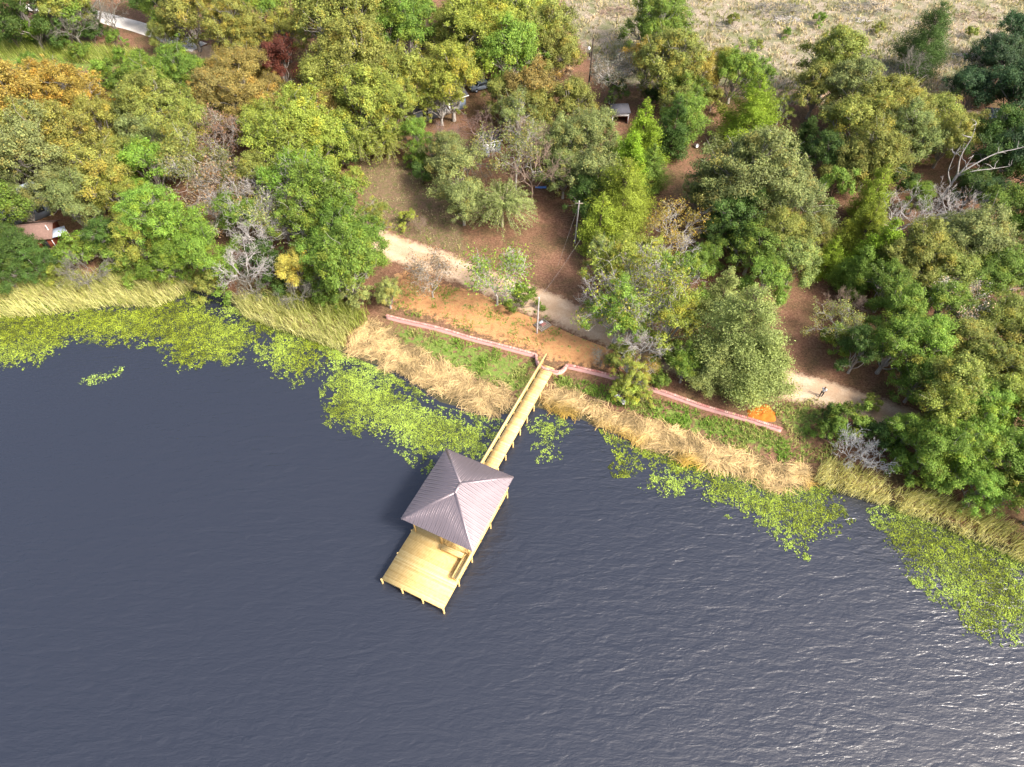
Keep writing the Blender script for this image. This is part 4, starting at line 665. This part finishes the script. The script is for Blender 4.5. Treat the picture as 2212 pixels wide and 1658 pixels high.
# pallet with loose bricks
b = P3(1172, 704); t = thing('pallet', 'grey wooden pallet lying on sandy ground at the thin pole', 'pallet', b+np.array([0, 0, .02]), .72); t.scale = (1.3, 1.3, 1.1)
for i in range(7): sub('slat', MB().box((-.62+i*.207, 0, .14), (.13, 1.25, .025), a=.3+.1*(i % 3)), 'dullwood', t)
for i in range(3): sub('bearer', MB().box((0, -.56+i*.56, .065), (1.4, .09, .115)), 'dullwood', t)
t = thing('brick_stack', 'small heap of loose pink bricks on the pallet', 'bricks', b+np.array([.05, .05, .18]), .72); k = 0
bm_ = MB().box((0, 0, .035), (.21, .10, .065), a=.6).mesh('brick', M['coping']); bm2 = MB().box((0, 0, .035), (.21, .10, .065), a=.15).mesh('brick', M['coping'])
for z in range(4):
    for i in range(3-z//2):
        for j in range(4-z): o_ = obj('brick', bm_ if (i+j+z) % 3 else bm2, t, ((i-1)*.24+rng.normal(0, .02), (j-1.5)*.125+.06*z, z*.068)); o_.rotation_euler = (0, 0, rng.normal(0, .12))
t = thing('sack', 'pale folded sack on the pallet at the thin pole', 'sack', b+np.array([-.2, .32, .18]), .3); sub('bag', MB().box((0, 0, .09), (.5, .34, .17), a=.8).box((.1, .05, .2), (.3, .25, .08), .4, .7), 'white', t)
# sand pile
def heap(name, xd, yd, r, h, mt, label, cat, seed, asp=1.0):
    rg = np.random.default_rng(seed); b = P3(xd, yd); n = 34; k = 14; V = []; F = []
    for i in range(k+1):
        for j in range(n):
            q = i/k; a = j*2*math.pi/n; rr = r*q*(1+.10*math.sin(a*3+seed)+.07*math.sin(a*7+1)); xx, yy = math.cos(a)*rr*asp, math.sin(a)*rr
            zz = h*(1-q**2.2)**1.0*(1+.14*math.sin(a*4+q*6))+.10*(vnoise(np.array(xx+5), np.array(yy+9), .35, seed)-.5)*(1-q**4)*2; V.append((xx, yy, zz-.03*q+float(H(b[0]+xx, b[1]+yy))-b[2]-(.08 if i == k else 0)))
    for i in range(k):
        for j in range(n): F.append((i*n+j, (i+1)*n+j, (i+1)*n+(j+1) % n, i*n+(j+1) % n))
    o_ = obj(name, mesh(name, np.array(V), np.array(F), {'v': np.full(len(V), .5)}, (M[mt],), True), None, b, label=label, category=cat); return o_
heap('sand_pile', 1646, 893, 1.35, .34, 'orangesand', 'heap of bright orange sand against the right end of the brick wall', 'sand pile', 4, 1.3)
# white buckets in the dead reeds
def bucket(xd, yd, label, tilt):
    b = P3(xd, yd); n = 14; m = MB(); pr = [(.0, .0), (.17, .0), (.20, .36), (.215, .36), (.215, .40), (.19, .40), (.165, .03), (0, .03)]
    V = [(math.cos(j*6.283/n)*r_, math.sin(j*6.283/n)*r_, z) for r_, z in pr for j in range(n)]; F = [(i*n+j, i*n+(j+1) % n, (i+1)*n+(j+1) % n, (i+1)*n+j) for i in range(len(pr)-1) for j in range(n)]
    t = thing('bucket', label, 'bucket', b+np.array([0, 0, .3])); t.rotation_euler = (tilt, 0, .6); t.scale = (1.5,)*3; obj('shell', m.add(V, F, .6).mesh('shell', M['white']), t)
    sub('handle', MB().tube([(-.21, 0, .37), (-.16, .15, .42), (0, .22, .44), (.16, .15, .42), (.21, 0, .37)], .008, 4), 'wire', t)
bucket(1341, 868, 'white plastic bucket tipped over in the flattened straw', 1.2); bucket(1331, 866, 'white plastic bucket standing upright in the flattened straw', .1); bucket(1500, 317, 'small white bucket lying under the trees by the white shed', 1.3)
def gable(t, L, W, hw, hr, wm, rm, ov=.25, open_front=False, fm='white'):
    """walls and two roof slopes; ridge along x"""
    for s_ in (-1, 1):
        if not (open_front and s_ < 0): sub('wall', MB().box((0, s_*(W/2-.04), hw/2), (L-.17, .08, hw)), wm, t)
        m = MB(); x0 = L/2-.04; m.add([(s_*(x0-.04), -W/2, 0), (s_*(x0-.04), W/2, 0), (s_*(x0-.04), W/2, hw), (s_*(x0-.04), 0, hw+hr), (s_*(x0-.04), -W/2, hw), (s_*(x0+.04), -W/2, 0), (s_*(x0+.04), W/2, 0), (s_*(x0+.04), W/2, hw), (s_*(x0+.04), 0, hw+hr), (s_*(x0+.04), -W/2, hw)],
            [(0, 1, 2, 3, 4), (9, 8, 7, 6, 5), (0, 5, 6, 1), (1, 6, 7, 2), (0, 4, 9, 5)]); sub('wall', m, wm, t)
    n = 6
    for s_ in (-1, 1):
        m = MB(); dx = L/2+ov; e = (s_*(W/2+ov), hw-ov*hr/(W/2)); m.add([(-dx, e[0], e[1]+.03), (dx, e[0], e[1]+.03), (dx, 0, hw+hr+.03), (-dx, 0, hw+hr+.03), (-dx, e[0], e[1]+.11), (dx, e[0], e[1]+.11), (dx, 0, hw+hr+.11), (-dx, 0, hw+hr+.11)], [(0, 1, 2, 3), (7, 6, 5, 4), (0, 4, 5, 1), (1, 5, 6, 2), (3, 7, 4, 0)])
        r_ = sub('roof_slope', m, rm, t); sub('fascia', MB().box((0, e[0]+s_*.02, e[1]+.06), (2*dx, .035, .16)), fm, r_)
    sub('ridge_cap', MB().box((0, 0, hw+hr+.13), (L+2*ov, .22, .05)), rm, t)
# blue grey shed and the white cabinet before it
b = P3(1055, 322); t = thing('shed', 'blue grey shed with grey gable roof under bare branches', 'shed', b, .35); gable(t, 3.4, 2.6, 2.2, .8, 'bluegrey', 'greyroof')
sub('door', MB().box((.2, -1.33, 1.0), (.9, .05, 1.9)), 'white', t); sub('window', MB().box((1.15, -1.325, 1.4), (.5, .04, .5)), 'glass', t)
b = P3(1049, 338); t = thing('cabinet', 'narrow white cabinet with white cap in front of the blue grey shed', 'cabinet', b, .35)
sub('body', MB().box((0, 0, .95), (1.0, .95, 1.9)), 'white', t); sub('cap', MB().add([(-.58, -.56, 1.9), (.58, -.56, 1.9), (.58, .56, 1.9), (-.58, .56, 1.9), (0, 0, 2.25)], [(0, 1, 4), (1, 2, 4), (2, 3, 4), (3, 0, 4), (3, 2, 1, 0)]), 'white', t); sub('door', MB().box((0, -.49, .9), (.7, .03, 1.6), a=.1), 'palemetal', t)
for i in range(3): sub('vent', MB().box((0, -.515, 1.3+.12*i), (.4, .02, .05)), 'dark', t)
# open fronted white shed
b = P3(1336, 262); t = thing('shed', 'open fronted white shed with dark grey roof and red inside', 'shed', b, .12)
for sx in (-1.35, 1.35):
    for sy in (-.9, .9): sub('post', MB().box((sx, sy, 1.0), (.12, .12, 2.0)), 'white', t)
sub('back_wall', MB().box((0, .9, .95), (2.56, .07, 1.9)), 'redwood', t)
for sx in (-1.35, 1.35): sub('side_wall', MB().box((sx, 0, .95), (.06, 1.65, 1.9)), 'redwood', t)
sub('front_board', MB().box((0, -.98, 1.72), (2.8, .05, .62)), 'white', t); sub('shelf', MB().box((0, .3, .7), (2.5, .7, .05)), 'redwood', t)
sub('roof', MB().box((0, 0, 2.28), (3.2, 2.5, .08), 0, .5, .16), 'greyroof', t)
# brown roofed cabin on the left
b = P3(95, 520); t = thing('cabin', 'small brown shingle roofed cabin between dark trees on the bank', 'cabin', b, .15); gable(t, 4.4, 3.4, 1.9, .9, 'redwood', 'brownroof', .35, False, 'brownroof')
sub('door', MB().box((1.0, -1.72, .9), (.85, .05, 1.8)), 'dark', t); sub('window', MB().box((-1.0, -1.72, 1.1), (.8, .05, .7)), 'glass', t); sub('flue_pipe', MB().tube([(2.0, -.9, 1.9), (2.0, -.9, 3.2)], .07, 6), 'white', t)
b = P3(138, 525); t = thing('canopy', 'pale blue metal canopy beside the brown cabin', 'canopy', b, .5)
sub('roof', MB().box((0, 0, 1.9), (2.2, 1.6, .06), 0, .5, .2), 'palemetal', t)
for sx in (-1, 1):
    for sy in (-.7, .7): sub('post', MB().box((sx, sy, .9), (.08, .08, 1.95)), 'white', t)
# house with pale metal roof at the left
b = P3(40, 468); t = thing('house', 'house with pale blue metal roof half hidden by grey green trees', 'house', b, .75); gable(t, 8.0, 5.5, 2.6, 1.5, 'bluegrey', 'palemetal', .45)
sub('door', MB().box((1.0, -2.78, 1.0), (.95, .05, 2.0)), 'white', t)
for sx in (-2.2, 2.8): sub('window', MB().box((sx, -2.78, 1.5), (1.1, .05, 1.0)), 'glass', t)
# dark roofed house under the trees, car, shelter
b = P3(935, 235); t = thing('house', 'low dark roofed house hidden under yellow green trees', 'house', b, .6); gable(t, 10, 6.0, 2.5, 1.2, 'bluegrey', 'greyroof', .4)
for sx in (-3, 0, 3): sub('window', MB().box((sx, -3.03, 1.5), (1.1, .05, 1.0)), 'glass', t)
sub('door', MB().box((1.5, -3.03, 1.0), (.95, .05, 2.0)), 'white', t)
b = P3(2150, 280); t = thing('shelter', 'grey metal roofed shelter among dark blue green trees', 'shelter', b, -.1)
for sx in (-2.2, 2.2):
    for sy in (-1.5, 1.5): sub('post', MB().box((sx, sy, 1.2), (.14, .14, 2.5)), 'dullwood', t)
for i in range(8): sub('roof_panel', MB().box((-2.3+i*.66, 0, 2.55+.004*(i % 2)), (.64, 3.7, .05), 0, .3+.1*(i % 3), .14), 'palemetal', t)
def car(xd, yd, rz, label, mt):
    b = P3(xd, yd); t = thing('parked_car', label, 'car', b, rz); L = 2.25
    prof = [(-L, .35), (-L, .85), (-1.75, .98), (-1.25, 1.02), (-.75, 1.45), (.85, 1.48), (1.6, 1.05), (2.2, .95), (L, .6), (L, .35)]; m = MB(); n = len(prof)
    def wd(z): return .88 if z < 1.03 else .70
    V = [(x_, -wd(z), z) for x_, z in prof]+[(x_, wd(z), z) for x_, z in prof]; m.add(V, [tuple(range(n))[::-1], tuple(range(n, 2*n))]+[(i, (i+1) % n, n+(i+1) % n, n+i) for i in range(n)], .6); sub('body', m, mt, t)
    sub('windscreen', MB().add([(-1.22, -.8, 1.045), (-1.22, .8, 1.045), (-.79, .66, 1.43), (-.79, -.66, 1.43)], [(0, 3, 2, 1)]), 'glass', t).location = (-.03, 0, .02)
    sub('rear_window', MB().add([(1.55, -.8, 1.08), (1.55, .8, 1.08), (.9, .66, 1.45), (.9, -.66, 1.45)], [(0, 1, 2, 3)]), 'glass', t).location = (.03, 0, .03)
    for s_ in (-1, 1):
        sub('side_window', MB().add([(-1.1, s_*.885, 1.04), (1.4, s_*.885, 1.04), (.8, s_*.73, 1.42), (-.7, s_*.73, 1.40)], [(0, 1, 2, 3) if s_ < 0 else (3, 2, 1, 0)]), 'glass', t)
        for x_ in (-1.4, 1.4): w_ = sub('wheel', MB().tube([(x_, s_*.70, .33), (x_, s_*.9, .33)], .33, 14), 'tyre', t); sub('rim', MB().tube([(x_, s_*.89, .33), (x_, s_*.915, .33)], .19, 10), 'palemetal', w_)
        sub('headlight', MB().box((-2.26, s_*.62, .72), (.04, .3, .14)), 'palemetal', t)
car(1106, 166, 1.2, 'white car parked under the oaks near the open field', 'white'); car(1040, 192, .5, 'dark blue car with white roof edge parked beside the dark roofed house', 'bluegrey')
def tarp(xd, yd, sx, sy, label, seed):
    b = P3(xd, yd); rg = np.random.default_rng(seed); n = 10; V = [(i/n*sx-sx/2, j/n*sy-sy/2, .12+.22*float(vnoise(np.array(i*.5), np.array(j*.5), 1.0, seed))) for j in range(n+1) for i in range(n+1)]; F = [(j*(n+1)+i, j*(n+1)+i+1, (j+1)*(n+1)+i+1, (j+1)*(n+1)+i) for j in range(n) for i in range(n)]
    obj('tarp', mesh('tarp', np.array(V), np.array(F), {'v': np.full(len(V), .5)}, (M['bluetarp'],), True), None, b, label=label, category='tarp')
tarp(1168, 407, 1.7, .5, 'strip of blue tarp lying on the brown slope', 1); tarp(1184, 392, .7, .9, 'small crumpled blue tarp beside the longer blue strip', 2)
# brush piles in the field and fallen branches
def brush(xd, yd, r, h, n, label, seed, clr='tan'):
    rg = np.random.default_rng(seed); b = P3(xd, yd); m = MB()
    for i in range(n):
        a = rg.uniform(0, 6.283); q = r*math.sqrt(rg.random()); c = np.array([math.cos(a)*q*1.5, math.sin(a)*q*.8, h*(1-(q/r)**2)*rg.random()+.08]); d = unit(rg.normal(size=3)*np.array([1.2, 1, .35])); L = rg.uniform(.6, 2.2)
        m.tube([c-d*L/2, c+rg.normal(0, .12, 3), c+d*L/2], [.055, .045, .02], 4, cap=False)
    o_ = obj('brush_pile', m.mesh('brush_pile', M['bark']), None, b, label=label, category='brush pile'); o_.color = (*CLR[clr], 1)
brush(1335, 28, 2.6, 1.3, 130, 'brush pile of pale sticks lying in the field beside the green tree', 1, 'tan'); brush(1680, 25, 4.5, 1.5, 230, 'long brush pile of grey sticks across the far side of the field', 2, 'grey'); brush(1860, 20, 4.0, 1.2, 170, 'grey brush pile with pale logs at the far side of the field', 3, 'grey'); brush(1700, 45, 2.0, .6, 60, 'low scatter of pale sticks before the long brush pile', 4, 'white')
brush(1560, 60, 2.0, .5, 50, 'thin scatter of grey sticks in the middle of the field', 11, 'grey'); brush(2110, 40, 3.0, .9, 90, 'greyish brush heap at the dark end of the field', 12, 'tan')
brush(2090, 125, 2.2, .8, 70, 'tangle of pale fallen branches in the field beside the shaggy cedar', 5, 'white'); brush(935, 85, 3.2, .8, 110, 'brown brush scatter in the gap between yellow green oaks', 6, 'tan'); brush(1855, 45, 1.6, .5, 24, 'few pale logs lying in the field grass', 8, 'white')
# the big forked snag
def snag(xd, yd, S_, label):
    b = P3(xd, yd); t = thing('dead_snag', label, 'tree', b); rg = np.random.default_rng(8)
    a = sub('trunk', MB().tube([(0, 0, -.4), (.1, .0, 2.5*S_), (.25, .1, 5.0*S_)], [.22, .18, .15], 8), 'bark', t); a.color = (.34, .32, .30, 1); m = MB()
    arms = [[(.25, .1, 4.8), (-.5, .3, 7.2), (-.35, .5, 9.5), (-.7, .6, 11.2)], [(.25, .1, 4.8), (1.8, .2, 6.4), (3.6, .4, 7.6), (5.6, .3, 8.3), (7.6, .4, 9.2)], [(.25, .1, 4.6), (1.6, -.3, 5.6), (3.6, -.5, 6.1), (5.4, -.4, 6.4)], [(.0, .0, 3.6), (-1.0, .2, 5.2), (-1.3, .3, 7.4)], [(.2, 0, 4), (.7, .2, 6.0), (.9, .3, 7.3)]]
    for A in arms:
        A = np.array(A)*S_; m.tube(catmull(A, 4), np.linspace(.12, .02, (len(A)-1)*4+1), 6)
        for k in range(6): p_ = A[1+int(rg.integers(0, len(A)-1))]; d = unit(rg.normal(size=3)+np.array([0, 0, .5])); q = p_+d*rg.uniform(.8, 2.0); m.tube(branch_pts(p_, q, rg, 4, 0, .12), [.06, .05, .035, .015], 4, cap=False)
    o_ = sub('branches', m, 'bark', t); o_.color = (.34, .32, .30, 1)
snag(2022, 450, 1.2, 'big forked white snag with a long bare limb standing over the dark woods')
# person walking on the road
def skinned(name, joints, edges, parent, mt, sub_=2):
    me = bpy.data.meshes.new(name); me.from_pydata([j[:3] for j in joints], edges, []); me.materials.append(M[mt]); o_ = obj(name, me, parent); md = o_.modifiers.new('skin', 'SKIN'); 
    for i, j in enumerate(joints): r = j[3]; me.skin_vertices[0].data[i].radius = (r, j[4] if len(j) > 4 else r)
    me.skin_vertices[0].data[0].use_root = True; md.use_smooth_shade = True; sb = o_.modifiers.new('sub', 'SUBSURF'); sb.levels = sb.render_levels = sub_; return o_
M['skin'] = plain('skin', (.16, .085, .055), .6, .08); M['shirt'] = plain('white_shirt', (.82, .82, .86), .8, .05); M['trousers'] = plain('dark_trousers', (.035, .035, .05), .9, .1); M['hair'] = plain('dark_hair', (.03, .022, .02), .8, .1); M['shoe'] = plain('dark_shoe', (.03, .028, .03), .7, .1)
b = P3(1772, 857); t = thing('person', 'person in white shirt and dark trousers walking along the dirt road', 'person', b, 2.5); t.scale = (1.06,)*3
J = [(0, 0, .95, .13, .10), (0, 0, 1.15, .12, .09), (0, .01, 1.38, .15, .10), (0, 0, 1.50, .055), (0, -.02, 1.60, .08, .09), (0, -.02, 1.68, .085, .10),
     (-.19, 0, 1.42, .055), (-.25, .05, 1.16, .042), (-.24, -.12, .97, .034), (.19, 0, 1.42, .055), (.25, -.06, 1.17, .042), (.22, -.26, 1.05, .034),
     (-.10, 0, .90, .085), (-.11, -.14, .50, .06), (-.11, -.02, .10, .042), (.10, 0, .90, .085), (.11, .04, .49, .06), (.11, .27, .12, .042),
     (-.24, -.17, .91, .030, .018), (.21, -.33, 1.02, .030, .018), (-.11, -.14, .05, .04, .03), (.11, .19, .04, .04, .03)]
E_ = [(0, 1), (1, 2), (2, 3), (3, 4), (4, 5), (2, 6), (6, 7), (7, 8), (2, 9), (9, 10), (10, 11), (0, 12), (12, 13), (13, 14), (0, 15), (15, 16), (16, 17), (8, 18), (11, 19), (14, 20), (17, 21)]
for hnd, sg in ((18, -1), (19, 1)):
    hx, hy, hz = J[hnd][:3]
    for f in range(5):
        k = len(J); off = (f-1.5)*.018 if f < 4 else -.045; ln = (.055, .065, .06, .048, .04)[f]; J += [(hx+off*sg, hy-.02, hz-.03, .009), (hx+off*sg, hy-.025-ln*.3, hz-.03-ln, .008)]; E_ += [(hnd, k), (k, k+1)]
skinned('body', J, E_, t, 'skin', 1)
skinned('shirt', [(0, 0, .90, .18, .14), (0, 0, 1.12, .17, .13), (0, .01, 1.36, .20, .14), (0, 0, 1.47, .075), (-.20, 0, 1.42, .078), (-.25, .045, 1.18, .062), (.20, 0, 1.42, .078), (.25, -.055, 1.19, .062)], [(0, 1), (1, 2), (2, 3), (2, 4), (4, 5), (2, 6), (6, 7)], t, 'shirt', 2)
skinned('trousers', [(0, 0, .96, .14, .11), (-.10, 0, .87, .10), (-.11, -.14, .50, .075), (-.11, -.03, .13, .062), (.10, 0, .87, .10), (.11, .04, .49, .075), (.11, .26, .15, .062)], [(0, 1), (1, 2), (2, 3), (0, 4), (4, 5), (5, 6)], t, 'trousers', 2)
skinned('hair', [(0, .012, 1.64, .088, .10), (0, .012, 1.735, .06, .07)], [(0, 1)], t, 'hair', 2)
for sx, y0, y1, z in ((-.11, 0.02, -.19, .05), (.11, .30, .12, .06)): skinned('shoe', [(sx, y0, z, .05, .045), (sx, y1, z-.01, .045, .035)], [(0, 1)], t, 'shoe', 2)
